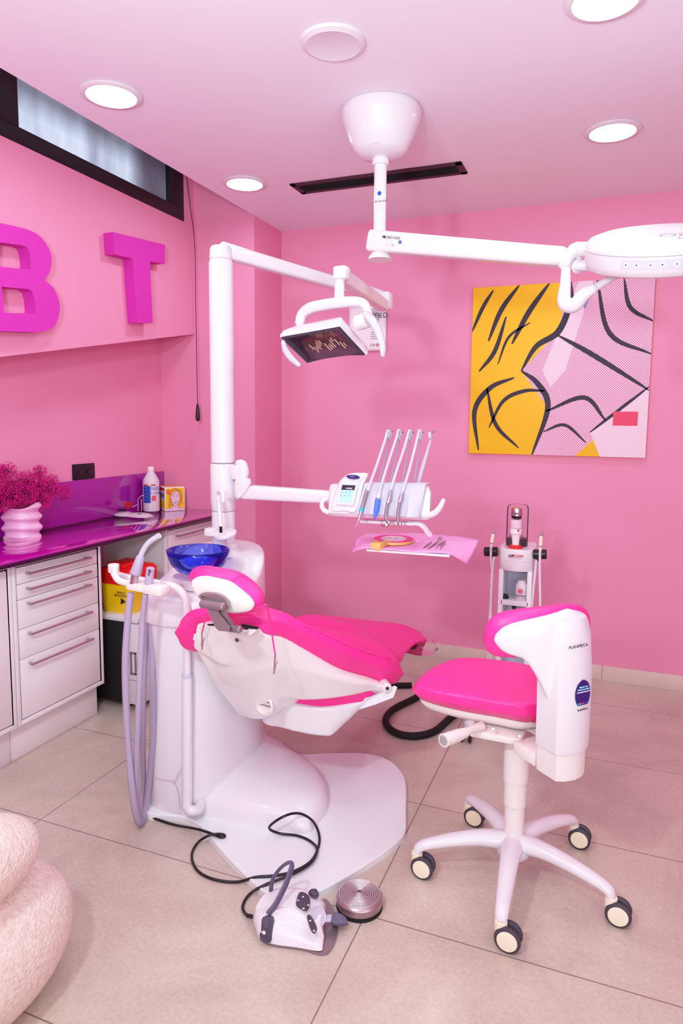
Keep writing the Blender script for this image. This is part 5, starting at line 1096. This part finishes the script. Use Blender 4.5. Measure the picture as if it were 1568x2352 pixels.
# side holders, handpieces, cords
for (px0, px1, py, hx_, htop, hbot, sd) in ((1112, 1143, 1267, 1131, (1133, 1219), (1127, 1258), -1), (1224, 1255, 1273, 1240, (1243, 1223), (1240, 1266), 1)):
    a, b = at(px0, py, y=ty+.04), at(px1, py, y=ty+.04)
    bm = bm_new(); cyl(bm, a, b, .0205, 28, .003); cyl(bm, at((px0+px1)/2+4*-sd, py+9, y=ty+.03), at((px0+px1)/2+4*-sd, py+16, y=ty+.03), .006, 14); obj('holder', bm, M['black'], t)
    y3 = ty+.012
    p, q = at(*htop, y=y3), at(*hbot, y=y3)
    bm = bm_new(); tube(bm, [p, p.lerp(q, .1), p.lerp(q, .2)], [.0035, .0055, .0062], 14, False, rnd=True); hp = obj('handpiece_tip', bm, M['greymet'], t)
    bm = bm_new(); tube(bm, [p.lerp(q, .18), p.lerp(q, .7)], [.0065, .0072], 16, False); obj('handpiece', bm, M['ivory'], t)
    bm = bm_new(); cyl(bm, p.lerp(q, .7), p.lerp(q, .76), .0078, 16); obj('handpiece_ring', bm, M['greymet'], t)
    bm = bm_new(); tube(bm, [p.lerp(q, .76), q], [.0078, .0058], 16, False); obj('handpiece_grip', bm, M['plastic'], t)
    if sd < 0: c1 = [(1127, 1258), (1127, 1290), (1130, 1320), (1126, 1380), (1123, 1440), (1121, 1500)]; c2 = [(1134, 1279), (1130, 1310), (1127, 1370), (1126, 1440), (1127, 1500)]
    else: c1 = [(1240, 1266), (1239, 1310), (1240, 1380), (1239, 1440)]; c2 = [(1231, 1287), (1229, 1310), (1224, 1360), (1219, 1410), (1218, 1450)]
    for c_ in (c1, c2):
        P = [at(a_, b_, y=y3+.004+i*.008) for i, (a_, b_) in enumerate(c_)]; P.append(V((P[-1].x, P[-1].y+.02, .15))); P.append(V((xm+sd*.07, ty+.10, .13)))
        bm = bm_new(); tube(bm, P, .0052, 10); obj('cord', bm, M['plastic'], t)
# items on the trolley shelves
c = at(1196, 1378, y=ty+.055); c.z = zsh; r = .0245
t2 = thing('disclosing_bottle', 'small white plastic bottle with red and black print on the trolley shelf', 'bottle', c)
bm = bm_new(); lathe(bm, [(1e-5, 0), (r*.92, 0), (r, .004), (r, .058), (r*.94, .067), (r*.72, .075), (r*.7, .084), (1e-5, .085)], c, seg=36); obj('body', bm, M['plastic'], t2)
text('label_lettering', 'BIOFILM', t2, c+V((0, -r-.001, .021)), (1, .0, 0), (0, 0, 1), .0125, M['ink'], sx=.95); text('label_lettering', 'DISCLOSER', t2, c+V((0, -r-.001, .0105)), (1, .0, 0), (0, 0, 1), .0085, M['greyink'])
bm = bm_new(); lathe(bm, [(.010, 0), (.0115, 0), (.0115, .0006), (.010, .0006), (.010, 0)], c+V((-.001, -r-.0002, .041)), (0, -1, 0), 28); obj('label_ring', bm, mat('pale_red_ring', rgb(215, 120, 145), .5), t2)
text('label_lettering', 'GBT', t2, c+V((-.001, -r-.001, .041)), (1, .0, 0), (0, 0, 1), .008, M['redink'])
c = at(1159, 1374, y=ty+.05); c.z = zsh
bm = bm_new(); lathe(bm, [(1e-5, 0), (.016, 0), (.017, .006), (.012, .012), (.006, .018), (1e-5, .02)], c, seg=24); beam(bm, c+V((-.008, 0, .016)), c+V((.014, 0, .010)), .012, .010, .003)
o = obj('spare_nozzle', bm, M['black']); tag(o, 'small black plastic nozzle lying on the trolley shelf beside the bottle', 'nozzle')
c = at(1180, 1395, y=ty+.06)
bm = bm_new(); sphere(bm, c, .0095); cyl(bm, c+V((-.002, 0, -.006)), c+V((-.005, 0, -.038)), .0028, 10); o = obj('control_knob', bm, M['black'], t)
c = at(1178, 1410, y=ty+.06); jz = c.z-.10
bm = bm_new(); lathe(bm, [(1e-5, 0), (.036, 0), (.037, .004), (.037, .085), (.033, .096), (.028, .100), (1e-5, .1)], (c.x, c.y, jz), seg=36); o = obj('clear_jar', bm, M['clearpink'], None); tag(o, 'clear pinkish plastic jar half hidden on the lower trolley shelf', 'jar')
bm = bm_new(); bx(bm, xl+.016, xr-.016, ty+.02, ty+.155, jz-.02, jz, .002); obj('shelf', bm, M['white'], t)
# black corrugated air hose on the floor
P = az(.016, (1120, 1590), (1040, 1576), (990, 1574), (945, 1574), (912, 1574))
t2 = thing('black_air_hose', 'thick black hose looping on the floor from behind the stool to the chair', 'hose', at(960, 1680, z=0))
bm = bm_new(); tube(bm, az(.016, (870, 1560), (905, 1573), (930, 1574), (945, 1574)), .0145, 14); tube(bm, az(.016, (975, 1590), (950, 1605), (905, 1628), (886, 1650), (893, 1672), (920, 1687), (960, 1690), (1000, 1678), (1035, 1648), (1075, 1620), (1130, 1600)), .0155, 16); obj('hose', bm, M['matblack'], t2)
# ------------------------------------------------------------------ stool
sx0, sy0 = -.208, 1.94
t = thing('operator_stool', 'hot pink upholstered operator stool with white back shell on five casters', 'stool', (sx0, sy0, 0))
a0 = math.radians(55.5); Rr = .283; hub = V((sx0, sy0, .118))
angs = [55.5+72*k for k in range(5)]
bm = bm_new(); lathe(bm, [(1e-5, .072), (.036, .072), (.050, .085), (.054, .105), (.050, .125), (.040, .134), (1e-5, .135)], (sx0, sy0, 0), seg=40); obj('hub', bm, M['white'], t)
for a in angs:
    d = V((math.cos(math.radians(a)), math.sin(math.radians(a)), 0)); tip = V((sx0, sy0, 0))+d*Rr
    bm = bm_new(); tube(bm, [hub+d*.02, hub+d*.09+V((0, 0, .006)), hub+d*.17+V((0, 0, -.002)), hub+d*.245+V((0, 0, -.018)), hub+d*.275+V((0, 0, -.030)), hub+d*.283+V((0, 0, -.046))], [.034, .0275, .0235, .0195, .0175, .016], 20, n=6, sx=1.0, sy=.8); lg = obj('leg', bm, M['white'], t, sharp=70)
    # caster: swivel so wheels face the camera side
    f_ = V((math.cos(math.radians(-25)), math.sin(math.radians(-25)), 0)); n_ = V((-.06, -1, 0)).normalized(); wc = tip+V((n_.y*-.0, 0, 0))+V((-n_.y, n_.x, 0))*.020; wc.z = .0345
    bm = bm_new(); cyl(bm, tip+V((0, 0, .048)), tip+V((0, 0, .074)), .0165, 20, .002); tube(bm, [tip+V((0, 0, .052)), tip+V((0, 0, .04))+V((-n_.y, n_.x, 0))*.004, wc], [.0165, .018, .014], 14); cs = obj('caster', bm, M['ivory'], t)
    for s in (-1, 1):
        bm = bm_new(); lathe(bm, [(1e-5, -.0075), (.028, -.0075), (.0335, -.004), (.0345, 0), (.0335, .004), (.029, .0065), (.026, .007), (1e-5, .007)], wc+n_*.014*s, n_*s, 36); obj('wheel', bm, M['tyre'], cs)
        bm = bm_new(); lathe(bm, [(.0268, .006), (.0255, .0085), (.018, .0095), (1e-5, .010)], wc+n_*.014*s, n_*s, 32); obj('wheel_cap', bm, M['ivory'], cs)
zq = lambda py: at(1180, py, y=sy0).z
bm = bm_new(); lathe(bm, [(1e-5, .11), (.029, .11), (.029, zq(1800)), (1e-5, zq(1800))], (sx0, sy0, 0), seg=36)
lathe(bm, [(.029, zq(1846)), (.0325, zq(1844)), (.0325, zq(1735)), (.03, zq(1735))], (sx0, sy0, 0), seg=36)
lathe(bm, [(.032, zq(1790)), (.0362, zq(1788)), (.037, zq(1712)), (.03, zq(1700)), (1e-5, zq(1700))], (sx0, sy0, 0), seg=36); obj('gas_column', bm, M['cream'], t)
# mechanism and lever
zm0 = zq(1712)
bm = bm_new(); beam(bm, at(1085, 1668, y=1.90), at(1205, 1690, y=1.90), .10, .024, .008); obj('mechanism', bm, M['cream'], t)
for px, py in ((1132.5, 1674), (1193, 1691)):
    bm = bm_new(); cyl(bm, at(px, py, y=1.842), at(px, py, y=1.832), .005, 14, .001); obj('bolt', bm, M['steel'], t)
bm = bm_new(); tube(bm, A3((1105, 1668, 1.86), (1085, 1674, 1.82), (1068, 1683, 1.78)), [.013, .0105, .0105], 16); a, b = at(1070, 1682, y=1.785), at(1018, 1701, y=1.70); tube(bm, [a, a.lerp(b, .35), b], [.0125, .0165, .0178], 22, False); lv = obj('lever', bm, M['cream'], t)
bm = bm_new(); lathe(bm, [(.013, 0), (.015, 0), (.015, .001), (.013, .001), (.013, 0)], b, (b-a), 28); obj('lever_ring', bm, M['greyink'], lv)
# seat
S = lambda px, py, z: at(px, py, z=z)
st = [S(951, 1572, .575), S(968, 1545, .585), S(1005, 1522, .59), S(1060, 1506, .595), V((-.30, 2.15, .595)), V((-.17, 2.13, .595)), V((-.09, 2.04, .59)), V((-.075, 1.93, .585)), V((-.10, 1.83, .58)), S(1240, 1618, .585), S(1205, 1622, .585), S(1140, 1615, .585), S(1060, 1600, .583), S(985, 1588, .578)]
sb = [S(951, 1600, .515), S(968, 1572, .52), S(1005, 1540, .53), S(1060, 1530, .53), V((-.30, 2.14, .52)), V((-.18, 2.12, .52)), V((-.10, 2.03, .52)), V((-.085, 1.93, .515)), V((-.11, 1.83, .515)), S(1248, 1660, .515), S(1205, 1664, .515), S(1140, 1652, .515), S(1060, 1638, .515), S(985, 1619, .515)]
bm = bm_new(); pad(bm, st, sb, .008, .03, .008, 6); seat = soft(obj('seat', bm, M['pink'], t, sharp=60))
sp1 = [inset([V(p) for p in sb], .012)[i] for i in range(len(sb))]; c_ = centroid(sp1)
sp2 = [p+(c_-p)*.10+V((0, 0, -.030)) for p in sp1]
bm = bm_new(); pad(bm, sp1, sp2, .002, .010, 0, 6, bdome=.004); obj('seat_pan', bm, M['cream'], t, sharp=60)
# back rest: arc round the seat
BA = -42; Sc = V((-.262, 1.948, 0)); Rb = .225
def ab(ang, r, z): a = math.radians(ang); return Sc+V((r*math.cos(a), r*math.sin(a), z))
def secp(ang, rc, zc, th, h, n=20, tilt=0):
    out = []
    for k in range(n):
        a = 2*PI*k/n; ca, sa = math.cos(a), math.sin(a); q = 2.6; m_ = (abs(ca)**q+abs(sa)**q)**(-1/q)
        out.append(ab(ang, rc+ca*m_*th/2+tilt*sa*m_*h/2, zc+sa*m_*h/2))
    return out
bm = bm_new(); rings = []
HA = 54
for k in range(25):
    f = -1+2*k/24; a = BA+(HA if f < 0 else 38)*math.copysign(abs(f)**.8, f); e = max(.06, (1-abs(f)**7)**.5)
    rings.append(secp(a, Rb-.018, .790+.022*(1-f*f)-.006*max(0, f), .078*max(e, .15), .132*e*(1-.06*abs(f)), 20, .06))
loft(bm, rings); soft(obj('back_cushion', bm, M['pink'], t, sharp=70), .005, 4)
# outer shell: a rounded wing running into the spine
bm = bm_new(); rings = []; HS = 45
for k in range(41):
    f = -1+2*k/40; a = BA+(HS if f < 0 else 22)*f; u = abs(f)
    e = (1-u**6)**.5 if u < 1 else 0
    zc_ = .800+.006*(1-u)-.004*max(0, f); hh = .056-(.014*u if f < 0 else 0)
    hi = zc_+hh*max(e, .25)+.016*(1-u)**1.2
    lo = zc_-hh*max(e, .25)
    if u < .66 or f > 0: u2 = min(u, .66) if f < 0 else u*.5; lo = lo-(1-u2/.66)**1.5*.26
    if u > 2: lo = lo-(1-u/.66)**1.5*.26
    lo = max(lo, .555)
    ro = Rb+.040-.014*u**4
    rings.append([ab(a, Rb+.016, lo+.004), ab(a, ro-.006, lo), ab(a, ro, lo+.006), ab(a, ro+.006, lo+(hi-lo)*.35), ab(a, ro+.006, lo+(hi-lo)*.7), ab(a, ro-.002, hi-.012), ab(a, ro-.010, hi-.002), ab(a, ro-.018, hi), ab(a, Rb+.012, hi-.003)])
loft(bm, rings); bs = soft(obj('back_shell', bm, M['white'], t, sharp=50), .004, 5)
n0 = V((math.cos(math.radians(BA)), math.sin(math.radians(BA)), 0)); s0 = V((-n0.y, n0.x, 0))
def sq(z, w=.050, o=0.0, f=1.0):
    c = Sc+n0*(Rb+.030+o); P = []
    for u, v in ((-.042, -1), (-.01, -1), (.026, -.98), (.037, -.6), (.042, 0), (.037, .6), (.026, .98), (-.01, 1), (-.042, 1)): P.append(V((c.x, c.y, z))+n0*(u*f)+s0*(v*w*f))
    return P
bm = bm_new(); loft(bm, [sq(.44), sq(.445, .051), sq(.55, .051), sq(.552, .048, 0, .96)]); c = Sc+n0*(Rb-.03)
box(bm, c+n0*.0+V((-.03, .02, .457)), (.085, .085, .034), .004, (n0, s0, V((0, 0, 1)))); obj('spine_bracket', bm, M['cream'], t, sharp=35)
bm = bm_new(); loft(bm, [sq(.512, .054, .002, 1.03), sq(.518, .055, .002, 1.05), sq(.62, .056, .002, 1.05), sq(.72, .057, .0, 1.05), sq(.80, .055, -.004, 1.0), sq(.858, .052, -.012, .9)]); obj('spine_cover', bm, M['white'], t, sharp=35)
pn = lambda side, z, o=0: Sc+n0*(Rb+.0745+o)+s0*side+V((0, 0, z))
text('brand_lettering', 'PLANMECA', bs, pn(-.016, .797, .004), s0, (0, 0, 1), .0115, M['ink'], sx=1.1)
cs_ = pn(.010, .668, .001); P = []
for k in range(25):
    a = math.radians(-50+280*k/24); P.append(cs_+s0*.0245*math.cos(a)+V((0, 0, 1))*(.037*math.sin(a)))
bm = bm_new(); loft(bm, [[p-n0*.006 for p in P], [p+n0*.0012 for p in P]]); sk = obj('round_sticker', bm, M['navy'], t)
for k, (s_, m) in enumerate((('Register your', 'screen'), ('Planmeca product', 'screen'), ('www.planmeca.com', 'label'))): text('sticker_lettering', s_, sk, cs_+n0*.0022+V((0, 0, .020-.0065*k)), s0, (0, 0, 1), .0055, M[m])
for k, m in enumerate(('cyan', 'redink', 'blueink')):
    bm = bm_new(); box(bm, cs_+n0*.0018+s0*(-.012+.011*k)+V((0, 0, -.0235)), (.001, .010, .004), 0, (n0, s0, V((0, 0, 1)))); obj('sticker_band', bm, M[m], sk, smooth=False)
text('brand_lettering', 'PLANMECA', bs, pn(.010, .628, .003), s0, (0, 0, 1), .0068, M['ink'])

# ------------------------------------------------------------------ foot control
t = thing('foot_control', 'white foot control with grey carrying handle and dark joystick pads', 'foot pedal', at(670, 2120, z=0))
g_ = lambda L, z: [at(a, b, z=z) for a, b in L]
bp_ = [(592, 2125), (598, 2155), (625, 2171), (690, 2180), (742, 2193), (766, 2172), (776, 2130), (768, 2095), (752, 2070), (740, 2068), (700, 2070), (640, 2068), (612, 2080), (598, 2100)]
bm = bm_new(); P = g_(bp_, .004); P2 = g_(bp_, .009); P2 = [V((p.x, p.y, .009)) for p in P]; loft(bm, [[V((p.x, p.y, 0)) for p in smooth_path(P, 4, True)], [V((p.x, p.y, .008)) for p in smooth_path(P, 4, True)]]); obj('base_plate', bm, M['greymet'], t)
hts = [.05, .03, .03, .028, .026, .04, .06, .062, .055, .06, .07, .07, .065]
bo = [(585, 2125), (592, 2158), (625, 2172), (680, 2180), (738, 2188), (744, 2165), (740, 2140), (742, 2110), (748, 2082), (720, 2070), (680, 2066), (635, 2070), (600, 2095)]
Pb = [V((p.x, p.y, .009)) for p in g_(bo, .009)]
tops = [(583, 2088, .062), (600, 2110, .064), (626, 2122, .050), (668, 2130, .042), (722, 2150, .03), (736, 2138, .036), (737, 2120, .046), (741, 2098, .056), (737, 2068, .062), (705, 2040, .070), (665, 2034, .074), (626, 2038, .074), (598, 2058, .070)]
bm = bm_new(); pad(bm, [at(a, b, z=c) for a, b, c in tops], Pb, .004, .014, .012, 5); body = obj('body', bm, M['white'], t, sharp=60)
bm = bm_new(); pad(bm, [at(603, 2106, z=.066), at(627, 2108, z=.066), at(625, 2135, z=.045), at(620, 2166, z=.018), at(597, 2158, z=.018), at(599, 2130, z=.045)], [at(605, 2106, z=.050), at(627, 2106, z=.05), at(626, 2132, z=.03), at(622, 2160, z=.006), at(600, 2152, z=.006), at(600, 2128, z=.03)], .002, .004, .0, 3); obj('handle_mount', bm, M['slatedk'], t)
bm = bm_new(); tube(bm, [at(622, 2044, z=.072), at(626, 2020, z=.10), at(642, 1996, z=.13), at(660, 1982, z=.148), at(670, 1984, z=.148), at(666, 2004, z=.136), at(652, 2040, z=.112), at(632, 2078, z=.086), at(615, 2100, z=.068)], .0095, 14, sx=1.0, sy=.5, up=(1, 0, 0)); obj('carry_handle', bm, M['slate'], t)
def knob(pts, z, m='slatedk', h=.008, name='joystick_pad'):
    bm = bm_new(); P = [at(a, b, z=z) for a, b in pts]; pad(bm, [p+V((0, -.002, h)) for p in P], P, .0015, .003, .004, 4); return obj(name, bm, M[m], body)
knob([(683, 2066), (690, 2053), (706, 2058), (711, 2074), (706, 2093), (695, 2091), (682, 2082)], .070)
knob([(709, 2056), (716, 2049), (728, 2050), (731, 2062), (720, 2064)], .068, h=.012)
knob([(706, 2110), (713, 2108), (722, 2122), (727, 2138), (721, 2146), (714, 2138)], .055, h=.010)
bm = bm_new()
for a, b in ((696, 2060), (697, 2087), (712.5, 2115), (721, 2138), (684.5, 2068), (708, 2079)):
    z_ = .084 if a < 709 else .071; p = at(a, b, z=z_); tri = [p+V((-.003, -.002, 0)), p+V((.003, -.002, 0)), p+V((0, .003, 0))]; loft(bm, [tri, [q+V((0, 0, .001)) for q in tri]])
obj('pad_mark', bm, M['label'], body, smooth=False)
bm = bm_new(); lathe(bm, [(.021, 0), (.024, .001), (.025, -.004), (.018, -.006), (.021, 0)], at(731, 2106, z=.052), (.75, -.35, .45), 36); obj('pedal_ring', bm, M['lav'], t)
bm = bm_new(); beam(bm, at(738, 2110, z=.035), at(766, 2109, z=.032), .022, .006, .001); obj('lever_bar', bm, M['lav'], t)
bm = bm_new(); pad(bm, [at(764, 2096, z=.046), at(780, 2096, z=.046), at(794, 2106, z=.04), at(798, 2118, z=.034), at(796, 2121, z=.034), at(763, 2121, z=.036)], [at(764, 2104, z=.018), at(780, 2104, z=.018), at(794, 2112, z=.018), at(798, 2124, z=.018), at(796, 2127, z=.018), at(763, 2128, z=.018)], .001, .005, .001, 3); obj('toe_lever', bm, M['slate'], t)
# cable
cz = [(330, 1812, .02), (338, 1830, .01), (325, 1860, .006), (339, 1873, .006), (395, 1893, .006), (453, 1904.5, .027), (484, 1914, .028), (507, 1923, .028), (516.6, 1920, .029), (507, 1915.7, .032), (480, 1919, .036), (453, 1936.7, .010), (440, 1965.7, .006), (453, 1999, .006), (489, 2019, .006), (542.5, 2026, .006), (587, 2015, .024), (632, 2011, .028), (676, 2001, .028), (716.6, 1974.6, .028), (733.6, 1930, .028), (721, 1890, .045), (690, 1869, .085), (654, 1874, .105), (618, 1900, .06), (641, 1914, .03), (681, 1919, .028), (712, 1932, .028), (728, 1952, .034), (712, 1983.6, .034), (667.5, 2010, .034), (614, 2030, .028), (574, 2053, .008), (557, 2082, .006), (567, 2102, .010), (583, 2106, .022)]
bm = bm_new(); tube(bm, [at(a, b, z=c) for a, b, c in cz], .0042, 8, n=6); o = obj('cable', bm, M['black'], sharp=80); tag(o, 'thin black cable looping over the white floor plate to the foot control', 'cable')
bm = bm_new(); cyl(bm, at(568, 2103, z=.016), at(586, 2107, z=.024), .0055, 12, .001); obj('strain_relief', bm, M['black'], t)
# round foot switch
c = at(825, 2082, z=0); c = V((c.x, c.y, 0)); r = .064
t = thing('round_foot_switch', 'round ridged steel foot switch with a black rubber base on the floor', 'foot switch', c)
bm = bm_new(); lathe(bm, [(1e-5, 0), (r, 0), (r+.001, .003), (r, .012), (1e-5, .012)], c, seg=56); obj('rubber_base', bm, M['matblack'], t)
pr = [(r-.001, .010), (r, .014), (r, .030), (r-.004, .036)]
for k in range(11): q = r-.007-k*.0048; pr += [(q, .0368+.0006*k), (q-.0012, .0400+.0006*k), (q-.003, .0400+.0006*k), (q-.0042, .0370+.0006*k)]
pr = pr[:4]+[(r-.008, .0385), (r*.5, .042), (1e-5, .0435)]
bm = bm_new(); lathe(bm, pr, c, seg=64)
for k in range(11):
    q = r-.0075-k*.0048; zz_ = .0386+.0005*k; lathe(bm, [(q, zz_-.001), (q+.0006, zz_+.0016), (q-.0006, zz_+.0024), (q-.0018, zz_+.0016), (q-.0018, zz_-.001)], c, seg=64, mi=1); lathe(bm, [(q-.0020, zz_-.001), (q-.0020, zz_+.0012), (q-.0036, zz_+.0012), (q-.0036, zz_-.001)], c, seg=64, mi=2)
obj('ridged_cap', bm, [mat('satin_steel_cap', rgb(176, 152, 160), .34, metal=.85, noise=.05), mat('lit_ridge_steel', rgb(232, 218, 222), .3, metal=.7), mat('shaded_groove_steel', rgb(92, 72, 80), .5, metal=.5)], t, sharp=30)  # paler ridges and darker grooves paint highlight and shade into the steel
# ------------------------------------------------------------------ boucle pouf armchair
t = thing('boucle_armchair', 'pale pink boucle armchair of rounded lobes at the lower left corner', 'armchair', (-1.1, .6, 0))
def blob(name, c, rx, ry, rz, rot=0, q=2.2):
    bm = bm_new(); rings = []; n, m = 24, 40
    for i in range(n+1):
        ph = -PI/2+PI*i/n; row = []
        for j in range(m):
            th = 2*PI*j/m; f = lambda v, e: math.copysign(abs(v)**e, v); e = 2/q
            x = f(math.cos(ph), e)*f(math.cos(th), e); y = f(math.cos(ph), e)*f(math.sin(th), e); z = f(math.sin(ph), e)
            if i in (0, n): x, y = math.cos(th)*1e-4, math.sin(th)*1e-4
            row.append(V((x*rx, y*ry, z*rz)))
        rings.append(row)
    loft(bm, rings); bmesh.ops.rotate(bm, verts=bm.verts, cent=(0, 0, 0), matrix=Matrix.Rotation(rot, 3, FW)); bmesh.ops.translate(bm, verts=bm.verts, vec=V(c))
    return obj(name, bm, M['boucle'], t, sharp=180)
dq = 1.02
def ctr_(px, py, y): return at(px, py, y=y)
blob('seat_lobe', at(-58, 2190, y=1.0), .162, .24, .165, 0, 2.1)
blob('back_lobe', at(-100, 2002, y=.93), .100, .2, .088, math.radians(28), 2.1)
blob('base_lobe', V((-1.40, .62, .15)), .28, .42, .15, 0, 2.4)
# ------------------------------------------------------------------ light
def area(name, loc, tgt, size, power, col=(1, 1, 1), shape='DISK', sy=None):
    l = bpy.data.lights.new(name, 'AREA'); l.shape = shape; l.size = size; l.energy = power; l.color = col
    if sy: l.size_y = sy
    o = bpy.data.objects.new(name, l); C.objects.link(o); o.location = loc; o.rotation_euler = (V(tgt)-V(loc)).to_track_quat('-Z', 'Y').to_euler(); return o
area('flash', (-.78, .1, 1.88), (-.6, 3.4, 1.3), .14, 16, (.9, .99, 1))
area('bounce_flash', (-.45, -.25, 1.5), (-.5, .55, 2.46), .3, 25, (.86, .98, 1))
area('room_fill', (.8, -1.2, 1.15), (-.6, 2.2, .7), 1.8, 30, (.84, .98, 1))
area('side_fill', (1.0, .5, 1.3), (-2.2, 2.2, .5), .9, 5.5, (.86, .98, 1))
for x, y in ((-1.649, 1.99), (-1.655, 2.916), (-.045, 2.895), (-.065, 2.02), (-.1, .9), (-1.6, .9)):
    area('downlight', (x, y, ZC-.02), (x, y, 0), .15, 2.7, (.86, .98, 1))
w = bpy.data.worlds.new('world'); bpy.context.scene.world = w; w.use_nodes = True
w.node_tree.nodes['Background'].inputs[0].default_value = (.9, .85, 1, 1); w.node_tree.nodes['Background'].inputs[1].default_value = .5
sc = bpy.context.scene; sc.view_settings.view_transform = 'Standard'; sc.view_settings.look = 'None'; sc.view_settings.exposure = .3
cm = sc.view_settings; cm.use_curve_mapping = True; cv = cm.curve_mapping; cv.white_level = (1.8, 1.8, 1.8); cc_ = cv.curves[3]
for x_, y_ in ((.167, .315), (.333, .59), (.5, .78), (.667, .885)): cc_.points.new(x_, y_)
cv.update()
sc.cycles.transparent_max_bounces = 32
sc.cycles.use_denoising = True; sc.cycles.max_bounces = 10; sc.cycles.diffuse_bounces = 5; sc.cycles.transmission_bounces = 10; sc.cycles.caustics_reflective = False; sc.cycles.caustics_refractive = False; sc.cycles.sample_clamp_indirect = 6
